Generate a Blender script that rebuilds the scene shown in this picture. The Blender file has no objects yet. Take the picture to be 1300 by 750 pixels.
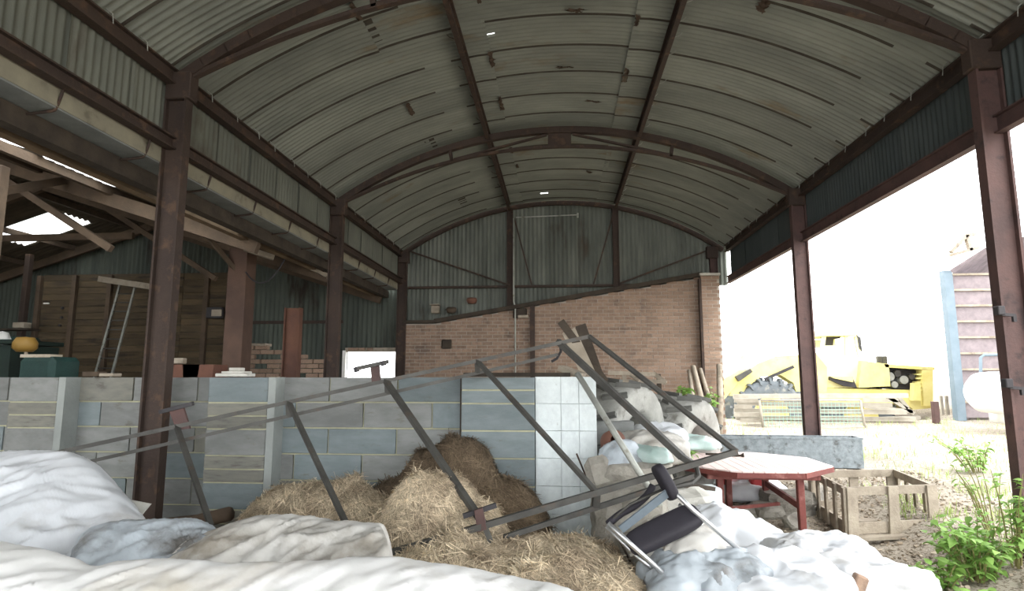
import bpy, bmesh, math, random
from math import sin, cos, pi, radians, sqrt, atan, tan
from mathutils import Vector, Matrix, noise
random.seed(7)
SC = bpy.context.scene
COL = SC.collection

# ------------------------------------------------------------------ camera
FPX = 765.0
EYE = Vector((0, 0, 1.5))
PITCH = atan(103.0 / FPX)
YAW = atan(61.0 * cos(PITCH) / FPX)
Fw = Vector((-sin(YAW) * cos(PITCH), cos(YAW) * cos(PITCH), sin(PITCH)))
Rt = Vector((cos(YAW), sin(YAW), 0))
Up = Rt.cross(Fw)
cam = bpy.data.objects.new('camera', bpy.data.cameras.new('camera'))
COL.objects.link(cam)
cam.matrix_world = Matrix((
    (Rt.x, Up.x, -Fw.x, EYE.x), (Rt.y, Up.y, -Fw.y, EYE.y), (Rt.z, Up.z, -Fw.z, EYE.z), (0, 0, 0, 1)))
cam.data.sensor_width = 36
cam.data.lens = FPX / 1300 * 36
cam.data.clip_end = 500
SC.camera = cam

# ------------------------------------------------------------------ light
W = bpy.data.worlds.new('overcast_sky')
SC.world = W
W.use_nodes = True
bg = W.node_tree.nodes['Background']
bg.inputs[0].default_value = (0.97, 0.985, 1.0, 1)
bg.inputs[1].default_value = 4.6
sun = bpy.data.objects.new('sun', bpy.data.lights.new('sun', 'SUN'))
COL.objects.link(sun)
sun.data.energy = 1.5
sun.data.angle = radians(25)
sun.data.color = (1.0, 0.97, 0.92)
sun.rotation_euler = Vector((-0.75, 0.55, -1.0)).to_track_quat('-Z', 'Y').to_euler()
SC.view_settings.view_transform = 'Standard'
SC.view_settings.look = 'None'
SC.view_settings.gamma = 1
SC.view_settings.exposure = 0.35
SC.view_settings.use_curve_mapping = False

# points of the place measured in the photograph (plane of known depth / height / side)
def ray(px, py): return Fw * FPX + Rt * (px - 650) + Up * (375 - py)
def P(px, py, Y): d = ray(px, py); return EYE + d * (Y / d.y)
def Zp(px, py, z): d = ray(px, py); return EYE + d * ((z - EYE.z) / d.z)

def smooth(a, b, x):
    t = max(0, min(1, (x - a) / (b - a))); return t * t * (3 - 2 * t)
def zg(x, y):
    z = 0.27 * smooth(6, 8.6, y) + 0.33 * smooth(14, 18, y)
    z -= 1.05 * smooth(16.0, 17.2, y) * (1 - smooth(21, 23, y)) * (1 - smooth(10.3, 11.2, x)) * smooth(0, 3, x)
    z += 0.17 * smooth(2.9, 3.5, x) * smooth(3, 4.5, y) * (1 - smooth(6, 8.5, y))
    return z

# ------------------------------------------------------------------ materials
def lin(c):
    return tuple(((v / 255) / 12.92 if v / 255 <= 0.04045 else ((v / 255 + 0.055) / 1.055) ** 2.4) for v in c) + (1,)
MATS = {}
def mat(name, c1, c2=None, c3=None, s1=3.0, s3=2.0, t3=0.62, rough=0.8, bump=0.2, sb=40.0, metal=0.0,
        rnd=0.0, stretch=None, island=False, trans=0.0, spec=0.3, soft3=0.06, coord='Object', crease=0.0):
    """colour 1/2 mixed by noise, colour 3 in patches (rust, dirt, moss), fine relief"""
    if name in MATS: return MATS[name]
    m = bpy.data.materials.new(name); m.use_nodes = True
    N, L = m.node_tree.nodes, m.node_tree.links
    b = N['Principled BSDF']
    b.inputs['Roughness'].default_value = rough
    b.inputs['Metallic'].default_value = metal
    b.inputs['Specular IOR Level'].default_value = spec
    tc = N.new('ShaderNodeTexCoord')
    vec = tc.outputs[coord]
    oi = N.new('ShaderNodeObjectInfo')
    off = N.new('ShaderNodeVectorMath'); off.operation = 'MULTIPLY_ADD'
    L.new(oi.outputs['Random'], off.inputs[0]); off.inputs[1].default_value = (37, 53, 71); L.new(vec, off.inputs[2])
    vec = off.outputs[0]
    if stretch:
        mp = N.new('ShaderNodeMapping'); mp.inputs['Scale'].default_value = stretch
        L.new(vec, mp.inputs['Vector']); vec = mp.outputs[0]
    def nz(scale, detail=4):
        n = N.new('ShaderNodeTexNoise'); n.inputs['Scale'].default_value = scale; n.inputs['Detail'].default_value = detail
        n.inputs['Roughness'].default_value = 0.62
        L.new(vec, n.inputs['Vector']); return n.outputs['Fac']
    def mix(fac, a, bb):
        x = N.new('ShaderNodeMix'); x.data_type = 'RGBA'
        if isinstance(fac, float): x.inputs['Factor'].default_value = fac
        else: L.new(fac, x.inputs['Factor'])
        for s, v in (('A', a), ('B', bb)):
            i = [q for q in x.inputs if q.name == s and q.type == 'RGBA'][0]
            if isinstance(v, tuple): i.default_value = v
            else: L.new(v, i)
        return [q for q in x.outputs if q.type == 'RGBA'][0]
    def ramp(f, lo, hi):
        r = N.new('ShaderNodeMapRange'); r.inputs['From Min'].default_value = lo; r.inputs['From Max'].default_value = hi
        L.new(f, r.inputs['Value']); return r.outputs[0]
    col = lin(c1)
    if c2: col = mix(ramp(nz(s1), 0.35, 0.65), lin(c1), lin(c2))
    if c3: col = mix(ramp(nz(s3, 6), t3 - soft3, t3 + soft3), col, lin(c3))
    if rnd:
        hs = N.new('ShaderNodeHueSaturation')
        src = oi.outputs['Random']
        if island:
            g = N.new('ShaderNodeNewGeometry'); src = g.outputs['Random Per Island']
        r = N.new('ShaderNodeMapRange'); L.new(src, r.inputs['Value'])
        r.inputs['To Min'].default_value = 1 - rnd; r.inputs['To Max'].default_value = 1 + rnd
        L.new(r.outputs[0], hs.inputs['Value'])
        if isinstance(col, tuple): hs.inputs['Color'].default_value = col
        else: L.new(col, hs.inputs['Color'])
        col = hs.outputs['Color']
    if isinstance(col, tuple): b.inputs['Base Color'].default_value = col
    else: L.new(col, b.inputs['Base Color'])
    if crease:
        r = N.new('ShaderNodeTexNoise'); r.noise_type = 'RIDGED_MULTIFRACTAL'; r.inputs['Scale'].default_value = 3.6; r.inputs['Detail'].default_value = 5
        mp2 = N.new('ShaderNodeMapping'); mp2.inputs['Scale'].default_value = (1.5, .55, .8); mp2.inputs['Rotation'].default_value = (0, .3, .9)
        L.new(vec, mp2.inputs['Vector']); L.new(mp2.outputs[0], r.inputs['Vector'])
        b1 = N.new('ShaderNodeBump'); b1.inputs['Strength'].default_value = crease; b1.inputs['Distance'].default_value = 0.06
        L.new(r.outputs['Fac'], b1.inputs['Height'])
    if bump:
        bp = N.new('ShaderNodeBump'); bp.inputs['Strength'].default_value = bump; bp.inputs['Distance'].default_value = 0.02
        L.new(nz(sb, 5), bp.inputs['Height'])
        if crease: L.new(b1.outputs[0], bp.inputs['Normal'])
        L.new(bp.outputs[0], b.inputs['Normal'])
    if trans:
        t = N.new('ShaderNodeBsdfTranslucent')
        if isinstance(col, tuple): t.inputs['Color'].default_value = col
        else: L.new(col, t.inputs['Color'])
        ms = N.new('ShaderNodeMixShader'); ms.inputs[0].default_value = trans
        L.new(b.outputs[0], ms.inputs[1]); L.new(t.outputs[0], ms.inputs[2])
        L.new(ms.outputs[0], N['Material Output'].inputs['Surface'])
    MATS[name] = m
    return m

M_ROOF = mat('weathered_corrugated_roof', (132, 136, 128), (111, 115, 109), (112, 100, 80), s1=1.3, s3=1.1, t3=0.66, rough=0.75, bump=0.25, sb=30, rnd=0.08, stretch=(0.6, 1.6, 1))
M_LAP = mat('dark_lap_edge', (70, 66, 58), (54, 49, 43), s1=5, rough=.9, bump=.3)  # darker colour for sheet edges at the laps
M_ROOFRUST = mat('rusted_roof_metal', (88, 74, 62), (66, 54, 46), (128, 120, 104), s1=8, bump=0.5)
M_SKIRT_L = mat('grey_green_side_cladding', (106, 109, 100), (90, 93, 86), (76, 69, 60), s1=2, s3=1.5, t3=0.64, bump=0.2, rnd=0.10, stretch=(1, 1, .35))
M_SKIRT_R = mat('blue_green_side_cladding', (72, 78, 77), (62, 69, 69), s1=2, bump=0.15, rnd=0.06, stretch=(1, 1, .35))
M_GABLE = mat('dark_gable_cladding', (116, 120, 112), (86, 91, 85), (76, 68, 59), s1=1.6, s3=1.6, t3=0.66, bump=0.2, rnd=0.12, stretch=(1, 1, .3))
M_STEEL = mat('rusty_brown_steel', (66, 54, 47), (53, 44, 40), (82, 64, 52), s1=3, s3=6, t3=0.6, rough=0.75, bump=0.3)
M_STEEL_RED = mat('red_oxide_steel', (92, 70, 66), (76, 60, 58), (58, 48, 47), s1=3, s3=5, rough=0.7, bump=0.25)
M_FRAME = mat('dull_grey_steel_tube', (84, 83, 79), (66, 65, 62), (84, 74, 66), s1=5, s3=9, t3=0.64, rough=0.55, metal=0.3, bump=0.2)
M_GALV = mat('galvanised_tube', (172, 174, 166), (150, 152, 146), (120, 116, 104), s1=8, s3=6, rough=0.5, metal=0.3, bump=0.1)
M_BLOCK = mat('grey_concrete_block', (134, 136, 134), (118, 120, 118), (108, 106, 98), s1=2.5, s3=3, t3=0.66, rough=0.95, bump=0.35, sb=70, rnd=0.10, coord='Object')
M_BLOCK_BL = mat('blue_grey_concrete_block', (126, 135, 137), (112, 122, 124), (108, 110, 104), s1=2.5, s3=3, t3=0.68, rough=0.95, bump=0.35, sb=70, rnd=0.08)
M_BLOCK_DK = mat('brownish_infill_block', (130, 129, 120), (114, 114, 108), (96, 92, 86), s1=3, s3=3, t3=0.64, rough=0.95, bump=0.35, sb=70, rnd=0.08)
M_MORTAR = mat('pale_mortar', (178, 176, 148), (158, 157, 136), s1=6, rough=1, bump=0.4)
M_WHITEWASH = mat('whitewashed_block', (214, 222, 222), (200, 208, 209), (178, 182, 180), s1=3, s3=5, t3=0.7, rough=0.9, bump=0.25, rnd=0.02)
M_BRICK = mat('old_red_brick', (152, 130, 112), (134, 111, 96), (116, 99, 88), s1=9, s3=7, rough=0.95, bump=0.3, rnd=0.19)
M_BRICKMORTAR = mat('lime_mortar', (168, 160, 150), (150, 142, 132), s1=5, rough=1, bump=0.3)
M_OLDWOOD = mat('old_brown_boards', (88, 75, 56), (70, 60, 46), (50, 44, 37), s1=3, s3=2.4, t3=0.6, rough=0.9, bump=0.3, rnd=0.2, stretch=(.4, 1, 2.5))
M_TIMBER = mat('brown_timber', (92, 78, 64), (74, 63, 53), s1=3, rough=0.9, bump=0.3, rnd=0.1)
M_GREYWOOD = mat('grey_weathered_wood', (166, 156, 140), (142, 132, 118), (116, 107, 94), s1=5, s3=4, rough=0.95, bump=0.4, rnd=0.08)
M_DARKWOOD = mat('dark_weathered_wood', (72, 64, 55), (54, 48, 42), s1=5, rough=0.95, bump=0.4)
M_SHEET = mat('white_plastic_sheet', (208, 211, 215), (192, 196, 200), (156, 151, 142), s1=2, s3=1.5, t3=0.66, rough=0.4, bump=0.15, sb=10, spec=0.5, soft3=0.1, crease=.8)
M_SHEET_D = mat('dirty_white_plastic', (196, 195, 191), (176, 173, 166), (124, 116, 103), s1=3, s3=2.6, t3=0.56, rough=0.5, bump=0.2, sb=12, soft3=0.12, crease=.8)
M_BAG = mat('blue_grey_plastic_bag', (176, 184, 190), (150, 158, 164), (100, 98, 95), s1=4, s3=3.5, t3=0.58, rough=0.4, bump=0.2, sb=14, soft3=0.1, crease=.9)
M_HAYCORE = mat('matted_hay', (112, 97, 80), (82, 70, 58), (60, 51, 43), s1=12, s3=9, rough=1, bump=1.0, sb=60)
M_STRAW = mat('dry_straw', (214, 198, 170), (154, 138, 116), rough=0.9, bump=0, rnd=0.55, island=True)
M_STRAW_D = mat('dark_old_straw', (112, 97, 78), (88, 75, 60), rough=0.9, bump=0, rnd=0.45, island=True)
M_GROUND = mat('gravelly_earth', (176, 168, 154), (150, 140, 126), (112, 100, 84), s1=1.2, s3=30, t3=0.56, rough=1, bump=0.9, sb=55)
M_BLACK = mat('black_foam_pad', (52, 50, 56), (42, 40, 46), rough=0.7, bump=0.15)
M_CHROME = mat('worn_chrome_tube', (196, 198, 200), None, rough=0.3, metal=0.8, bump=0.05)
M_STRAP = mat('grey_webbing', (112, 124, 132), (96, 106, 114), rough=0.8, bump=0.2)
M_REDWOOD = mat('red_stained_wood', (128, 72, 66), (108, 60, 56), (150, 104, 96), s1=5, s3=6, rough=0.6, bump=0.2, rnd=0.06)
M_TABLETOP = mat('light_washed_red_slats', (230, 212, 207), (218, 196, 190), (230, 218, 212), s1=4, s3=5, rough=0.6, bump=0.2, rnd=0.04)  # red slats whitened in colour for the strong light on the top
M_RUBBER = mat('dusty_grey_rubber', (164, 164, 158), (140, 140, 135), (110, 108, 102), s1=4, s3=5, rough=0.9, bump=0.3)
M_LUG = mat('dusty_tread_rubber', (116, 116, 111), (96, 96, 93), rough=.9, bump=.3)
M_RUBBER_O = mat('tyre_rubber', (112, 118, 122), (94, 100, 104), (140, 140, 134), s1=4, s3=5, rough=0.9, bump=0.2)
M_YELLOW = mat('faded_yellow_paint', (226, 216, 146), (216, 204, 124), (190, 170, 112), s1=2, s3=3, t3=0.68, rough=0.6, bump=0.05)
M_DARKMETAL = mat('dark_engine_metal', (62, 60, 62), (48, 46, 48), rough=0.6, bump=0.1)
M_GLASS = mat('cab_glass', (206, 216, 216), None, rough=0.15, bump=0, spec=0.6)
M_TROUGH = mat('galvanised_trough', (136, 144, 148), (112, 120, 124), (84, 86, 86), s1=14, s3=9, rough=0.6, metal=0.25, bump=0.2)
M_PLATE = mat('pale_stone', (206, 204, 196), (180, 178, 170), s1=4, rough=0.95, bump=0.5)
M_RUBBLE = mat('broken_concrete', (164, 160, 150), (134, 130, 122), s1=6, rough=1, bump=0.8, rnd=0.12)
M_LEAF = mat('green_leaf', (140, 176, 92), (112, 150, 68), rough=0.6, bump=0, rnd=0.2, trans=0.3)
M_LEAF_J = mat('green_foliage', (148, 182, 100), (116, 154, 72), rough=0.6, bump=0, rnd=0.25, island=True, trans=0.3)
M_GRASS = mat('pale_grass', (168, 190, 112), (146, 166, 96), rough=0.8, bump=0, rnd=0.25, island=True)
M_STEM = mat('plant_stem', (124, 120, 76), None, rough=0.9, bump=0)
M_GUTTER = mat('cream_asbestos_gutter', (140, 136, 118), (122, 118, 104), (92, 86, 72), s1=3, s3=3, t3=0.62, rough=0.9, bump=0.2)
M_GUTTERB = mat('grey_gutter_underside', (128, 132, 130), (110, 114, 113), rough=0.9, bump=0.2)
M_NROOF = mat('dusty_asbestos_roof', (92, 84, 72), (76, 69, 60), s1=2, rough=0.95, bump=0.2, rnd=0.08)
M_SKYLIGHT = mat('translucent_roof_light', (240, 242, 240), None, rough=0.6, bump=0, trans=0.9)
M_GREEN = mat('dark_green_paint', (28, 44, 38), (24, 36, 32), rough=0.6, bump=0.1)
M_GREEN2 = mat('teal_tarpaulin', (32, 58, 54), (26, 48, 45), rough=0.6, bump=0.3)
M_ORANGE = mat('terracotta_clay', (112, 78, 64), (96, 66, 56), rough=0.8, bump=0.1)
M_YEL2 = mat('yellow_plastic', (128, 100, 46), None, rough=0.5, bump=0)
M_WHITE = mat('white_paint', (232, 232, 228), (214, 214, 210), rough=0.6, bump=0.05)
M_RED = mat('red_plastic', (190, 74, 76), None, rough=0.5, bump=0.05)
M_CYAN = mat('light_blue_plastic', (110, 196, 214), None, rough=0.5, bump=0.05)
M_LIME = mat('lime_yellow_plastic', (214, 222, 92), None, rough=0.5, bump=0.05)
M_BOTTLE = mat('pale_green_polythene', (160, 182, 176), (186, 202, 198), s1=5, rough=0.3, bump=0.2, spec=0.5)
M_BLUE = mat('faded_blue_paint', (116, 130, 140), (104, 120, 130), rough=0.6, bump=0.05)
M_SHEDWALL = mat('pinkish_shed_panel', (138, 128, 130), (122, 113, 116), s1=6, rough=0.9, bump=0.3, rnd=0.05)
M_PALEWOOD = mat('bleached_rails', (168, 162, 150), (146, 140, 128), s1=4, s3=5, rough=0.9, bump=0.2, rnd=0.10)
M_MESHGREEN = mat('green_grey_mesh', (150, 176, 164), None, rough=0.7, bump=0)

# ------------------------------------------------------------------ mesh builder
class MB:
    def __init__(s): s.v = []; s.f = []
    def add(s, vs, fs):
        o = len(s.v); s.v += [tuple(v) for v in vs]; s.f += [tuple(i + o for i in f) for f in fs]; return s
    def box(s, c, d, R=None, ch=0.0):
        c = Vector(c); hx, hy, hz = d[0] / 2, d[1] / 2, d[2] / 2
        if ch <= 0:
            vs = [Vector((x * hx, y * hy, z * hz)) for x in (-1, 1) for y in (-1, 1) for z in (-1, 1)]
            fs = [(0, 1, 3, 2), (4, 6, 7, 5), (0, 4, 5, 1), (2, 3, 7, 6), (0, 2, 6, 4), (1, 5, 7, 3)]
        else:
            bm = bmesh.new(); bmesh.ops.create_cube(bm, size=1)
            for v in bm.verts: v.co = Vector((v.co.x * d[0], v.co.y * d[1], v.co.z * d[2]))
            bmesh.ops.bevel(bm, geom=bm.edges[:], offset=ch, segments=1, affect='EDGES')
            bm.verts.index_update()
            vs = [v.co.copy() for v in bm.verts]; fs = [tuple(v.index for v in f.verts) for f in bm.faces]; bm.free()
        if R is not None: vs = [R @ v for v in vs]
        return s.add([c + v for v in vs], fs)
    def bar(s, p, q, w, h=None, up=(0, 0, 1), ch=0.0):
        p, q = Vector(p), Vector(q); h = h or w
        z = (q - p); L = z.length; z.normalize(); u = Vector(up)
        x = z.cross(u)
        if x.length < 1e-4: x = z.cross(Vector((0, 1, 0)))
        x.normalize(); y = z.cross(x) * -1
        R = Matrix((x, y, z)).transposed()      # local x = width, y = up-ish, z = along
        return s.box((p + q) / 2, (w, h, L), R, ch)
    def ibeam(s, p, q, h, w, up=(0, 0, 1), t=0.014):
        """h: distance across flanges along 'up'; w: flange width"""
        p, q = Vector(p), Vector(q); z = (q - p).normalized(); u = Vector(up)
        x = z.cross(u).normalized(); y = x.cross(z).normalized()
        s.bar(p + y * (h / 2), q + y * (h / 2), w, t, up=y); s.bar(p - y * (h / 2), q - y * (h / 2), w, t, up=y)
        s.bar(p, q, t, h - t, up=y); return s
    def tube(s, pts, r, seg=8, cap=True):
        pts = [Vector(p) for p in pts]; n = len(pts)
        rs = r if isinstance(r, (list, tuple)) else [r] * n
        t0 = (pts[1] - pts[0]).normalized()
        a = t0.cross(Vector((0, 0, 1)))
        if a.length < 1e-3: a = t0.cross(Vector((0, 1, 0)))
        a.normalize(); vs = []
        for i, p in enumerate(pts):
            t = (pts[min(i + 1, n - 1)] - pts[max(i - 1, 0)]).normalized()
            a = (a - t * a.dot(t)).normalized(); b = t.cross(a)
            for k in range(seg):
                an = 2 * pi * k / seg; vs.append(p + (a * cos(an) + b * sin(an)) * rs[i])
        fs = [(i * seg + k, i * seg + (k + 1) % seg, (i + 1) * seg + (k + 1) % seg, (i + 1) * seg + k) for i in range(n - 1) for k in range(seg)]
        if cap: fs += [tuple(range(seg))[::-1], tuple((n - 1) * seg + k for k in range(seg))]
        return s.add(vs, fs)
    def lathe(s, prof, c, axis=(0, 0, 1), seg=32, a0=0, a1=2 * pi):
        """prof: (radius, along axis)"""
        c = Vector(c); ax = Vector(axis).normalized(); u = ax.orthogonal().normalized(); w = ax.cross(u); n = len(prof)
        vs = []
        for k in range(seg):
            an = 2 * pi * k / seg
            for r, h in prof: vs.append(c + (u * cos(an) + w * sin(an)) * r + ax * h)
        fs = [(k * n + i, ((k + 1) % seg) * n + i, ((k + 1) % seg) * n + i + 1, k * n + i + 1) for k in range(seg) for i in range(n - 1)]
        return s.add(vs, fs)
    def grid(s, fn, nu, nv, closeu=False):
        vs = [fn(i / (nu if closeu else nu - 1), j / (nv - 1)) for i in range(nu) for j in range(nv)]
        m = nu if closeu else nu - 1
        fs = [(i * nv + j, ((i + 1) % nu) * nv + j, ((i + 1) % nu) * nv + j + 1, i * nv + j + 1) for i in range(m) for j in range(nv - 1)]
        return s.add(vs, fs)
    def prism(s, poly, n, thick):
        """extrude a 3D polygon along n by thick"""
        poly = [Vector(p) for p in poly]; k = len(poly); n = Vector(n) * thick
        fs = [tuple(range(k))[::-1], tuple(range(k, 2 * k))] + [(i, (i + 1) % k, (i + 1) % k + k, i + k) for i in range(k)]
        return s.add(poly + [p + n for p in poly], fs)
    def mesh(s, name, m, sm=False, org=Vector((0, 0, 0))):
        me = bpy.data.meshes.new(name)
        me.from_pydata([(v[0] - org[0], v[1] - org[1], v[2] - org[2]) for v in s.v], [], s.f)
        me.materials.append(m)
        if sm: me.polygons.foreach_set('use_smooth', [True] * len(me.polygons))
        me.update(); return me
    def part(s, root, name, m, sm=False, label=None, stuff=False, parent=None):
        """child mesh; coordinates are given in the world, root is the thing's Empty"""
        par = parent or root
        org = wloc(par)
        o = bpy.data.objects.new(name, s.mesh(name, m, sm, org)); COL.objects.link(o); o.parent = par
        if label: o['label'] = label
        if stuff: o['kind'] = 'stuff'
        return o
    def one(s, name, m, label=None, cat=None, group=None, kind=None, sm=False, loc=None):
        """top-level single mesh; origin at its lowest middle"""
        if loc is None:
            xs = [v[0] for v in s.v]; ys = [v[1] for v in s.v]; zs = [v[2] for v in s.v]
            loc = Vector(((min(xs) + max(xs)) / 2, (min(ys) + max(ys)) / 2, min(zs)))
        o = bpy.data.objects.new(name, s.mesh(name, m, sm, loc)); COL.objects.link(o); o.location = loc
        tagit(o, label, cat, group, kind); return o
def wloc(o):
    v = Vector((0, 0, 0))
    while o: v = v + o.location; o = o.parent
    return v
def tagit(o, label=None, cat=None, group=None, kind=None):
    if label: o['label'] = label
    if cat: o['category'] = cat
    if group: o['group'] = group
    if kind: o['kind'] = kind
def thing(name, label, cat, loc=(0, 0, 0), group=None, kind=None):
    o = bpy.data.objects.new(name, None); COL.objects.link(o); o.location = loc; o.empty_display_size = 0.1
    tagit(o, label, cat, group, kind); return o
def inst(root, name, me, loc, rot=None, scale=None, m=None):
    """child sharing mesh data, loc in the world"""
    o = bpy.data.objects.new(name, me); COL.objects.link(o); o.parent = root
    o.location = Vector(loc) - wloc(root)
    if rot: o.rotation_euler = rot
    if scale: o.scale = scale
    return o
def unit_box(name, m, ch=0.0):
    return MB().box((0, 0, 0), (1, 1, 1), None, ch).mesh(name, m)
def lerp(a, b, t): return Vector(a) * (1 - t) + Vector(b) * t
def nz3(x, y, z): return noise.noise(Vector((x, y, z)))
def path_at(pts, u):
    n = len(pts) - 1; i = min(int(u * n), n - 1); t = u * n - i
    g = lambda k: Vector(pts[max(0, min(n, k))])
    p0, p1, p2, p3 = g(i - 1), g(i), g(i + 1), g(i + 2)
    return 0.5 * ((2 * p1) + (p2 - p0) * t + (2 * p0 - 5 * p1 + 4 * p2 - p3) * t * t + (3 * p1 - p0 - 3 * p2 + p3) * t ** 3)
def curve(pts, n=24): return [path_at(pts, i / (n - 1)) for i in range(n)]
def arcwire(p, q, sag, n=12): return [lerp(p, q, i / (n - 1)) + Vector((0, 0, -sag * 4 * (i / (n - 1)) * (1 - i / (n - 1)))) for i in range(n)]

# ================================================================== large structure
XL, XR = -3.47, 3.54
DY = [-3.0, 1.0, 5.0, 9.0, 13.0]
YF0 = -3.4          # front edge of the roof, behind the camera
ARC_R = 6.12; ARC_C = 5.35 - ARC_R
def arcz(x, off=0.0): return ARC_C + sqrt(max(0.01, (ARC_R + off) ** 2 - x * x))
# ground --------------------------------------------------------------
def ax(lo, hi, fine_lo, fine_hi, df, dc):
    a = []; x = lo
    while x < hi: a.append(x); x += df if fine_lo <= x < fine_hi else dc
    return a + [hi]
gx = ax(-60, 70, -6, 7, 0.12, 2.0); gy = ax(-20, 90, 1.5, 12, 0.12, 1.0)
g = MB()
for x in gx:
    for y in gy:
        near = 1 if (-6 < x < 7 and 1 < y < 12.5) else 0
        z = zg(x, y) + near * (0.025 * nz3(x * 1.3, y * 1.3, 0) + 0.014 * nz3(x * 5, y * 5, 3))
        g.v.append((x, y, z))
n = len(gy)
g.f = [(i * n + j, (i + 1) * n + j, (i + 1) * n + j + 1, i * n + j + 1) for i in range(len(gx) - 1) for j in range(n - 1)]
g.one('floor', M_GROUND, kind='structure', sm=True, loc=Vector((0, 0, 0)))

# curved roof ---------------------------------------------------------
roof = thing('ceiling', None, None, (0, 0, 4.25), kind='structure')
PITCHC = 0.0775
def roof_sheet_mesh(x0, x1, off, ncorr=8, holes=()):
    a0, a1 = math.asin(x0 / ARC_R), math.asin(x1 / ARC_R)
    nv = max(6, int(abs(x1 - x0) / 0.14)); nu = ncorr * 6 + 4
    b = MB()
    def fn(u, v):
        y = u * (ncorr + 0.6) * PITCHC
        a = a0 + (a1 - a0) * v
        r = ARC_R + 0.085 + off + 0.0095 * cos(2 * pi * y / PITCHC) + 0.022 * (1 - u) ** 5 + 0.004 * nz3(u * 3, v * 4, x0)
        r -= 0.009 * max(0, u - .9) / .1
        if v < 0.02 or v > 0.98: r -= 0.006 + 0.006 * nz3(u * 9, v, x0 * 3)
        return (r * sin(a), y, ARC_C + r * cos(a) - 4.25)
    b.grid(fn, nu, nv)
    if holes:
        keep = []
        for f in b.f:
            cx = sum(b.v[i][0] for i in f) / 4; cy = sum(b.v[i][1] for i in f) / 4
            if any(abs(cx - hx) < hw and abs(cy - hy) < hl for hx, hy, hw, hl in holes): continue
            keep.append(f)
        b.f = keep
    me = b.mesh('roof_sheet', M_ROOF, True); me.materials.append(M_LAP)
    for p in me.polygons:
        yc = p.center.y
        if yc > (ncorr + .6) * PITCHC - .022 and noise.noise(Vector((p.center.x * 1.7, x0 * 3, off * 90))) > -.22: p.material_index = 1
        elif (abs(p.center.x - x0) < .05 and x0 > -3) and noise.noise(Vector((yc * 9, x0, 1))) > .0: p.material_index = 1
    return me
segs = [(-3.62, -0.78, 0.0), (-0.86, 0.92, 0.010), (0.84, 3.64, 0.0)]
segs2 = [(-3.62, -1.95, 0.0), (-2.02, 0.92, 0.010), (0.84, 3.64, 0.0)]
shA = [roof_sheet_mesh(*s) for s in segs]; shB = [roof_sheet_mesh(*s) for s in segs2]
y = 0.55 - 7 * 8 * PITCHC; k = -7
while y < 13.05:
    for j, me in enumerate(shB if k % 5 == 3 else shA):
        m2 = me
        if k == 9 and j == 1: m2 = roof_sheet_mesh(-0.86, 0.92, 0.010, holes=[(-0.80, 0.30, .045, .02), (-0.74, .18, .03, .015)])
        if k == 14 and j == 0: m2 = roof_sheet_mesh(-3.62, -0.78, 0.0, holes=[(-1.62, 0.25, .05, .014)])
        if k == 19 and j == 1: m2 = roof_sheet_mesh(-0.86, 0.92, 0.010, holes=[(-0.2, 0.25, .05, .014), (-.3, .33, .03, .014)])
        if k == 11 and j == 2: m2 = roof_sheet_mesh(0.84, 3.64, 0.0, holes=[(0.86, 0.33, .05, .03)])
        inst(roof, 'roof_sheet', m2, (0, y, 4.25 + random.uniform(-.009, .009)), rot=(0, 0, random.uniform(-.0025, .0025)))
    y += 8 * PITCHC; k += 1
# torn, rusted lap edges hanging off the sheets
for (x, yy, w, l) in ((-.80, 5.62, .10, .30), (-.80, 6.9, .12, .34), (-.80, 8.1, .12, .42), (.88, 7.4, .12, .36), (.88, 6.2, .09, .2), (-1.98, 7.6, .10, .34),
                      (-1.98, 5.4, .09, .28), (2.0, 5.6, .16, .2), (-.8, 9.9, .1, .25), (-.75, 10.7, .08, .2), (.6, 11.2, .2, .08), (.2, 6.05, .3, .05), (.5, 8.2, .35, .04), (0.1, 7.25, .4, .03)):
    b = MB(); z = arcz(x, .075)
    b.grid(lambda u, v: (x + (u - .5) * w * (.25 + .9 * abs(nz3(v * 7, x * 3, yy))) + .03 * nz3(u * 4, v * 6, x), yy + (v - .5) * l + .02 * nz3(u * 5, v * 4, yy), z - .012 - .035 * abs(nz3(u * 5, v * 6, yy + 1)) - (x + (u - .5) * w - x) * x / ARC_R), 8, 12)
    b.part(roof, 'torn_flap', M_ROOFRUST, True)

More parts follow.
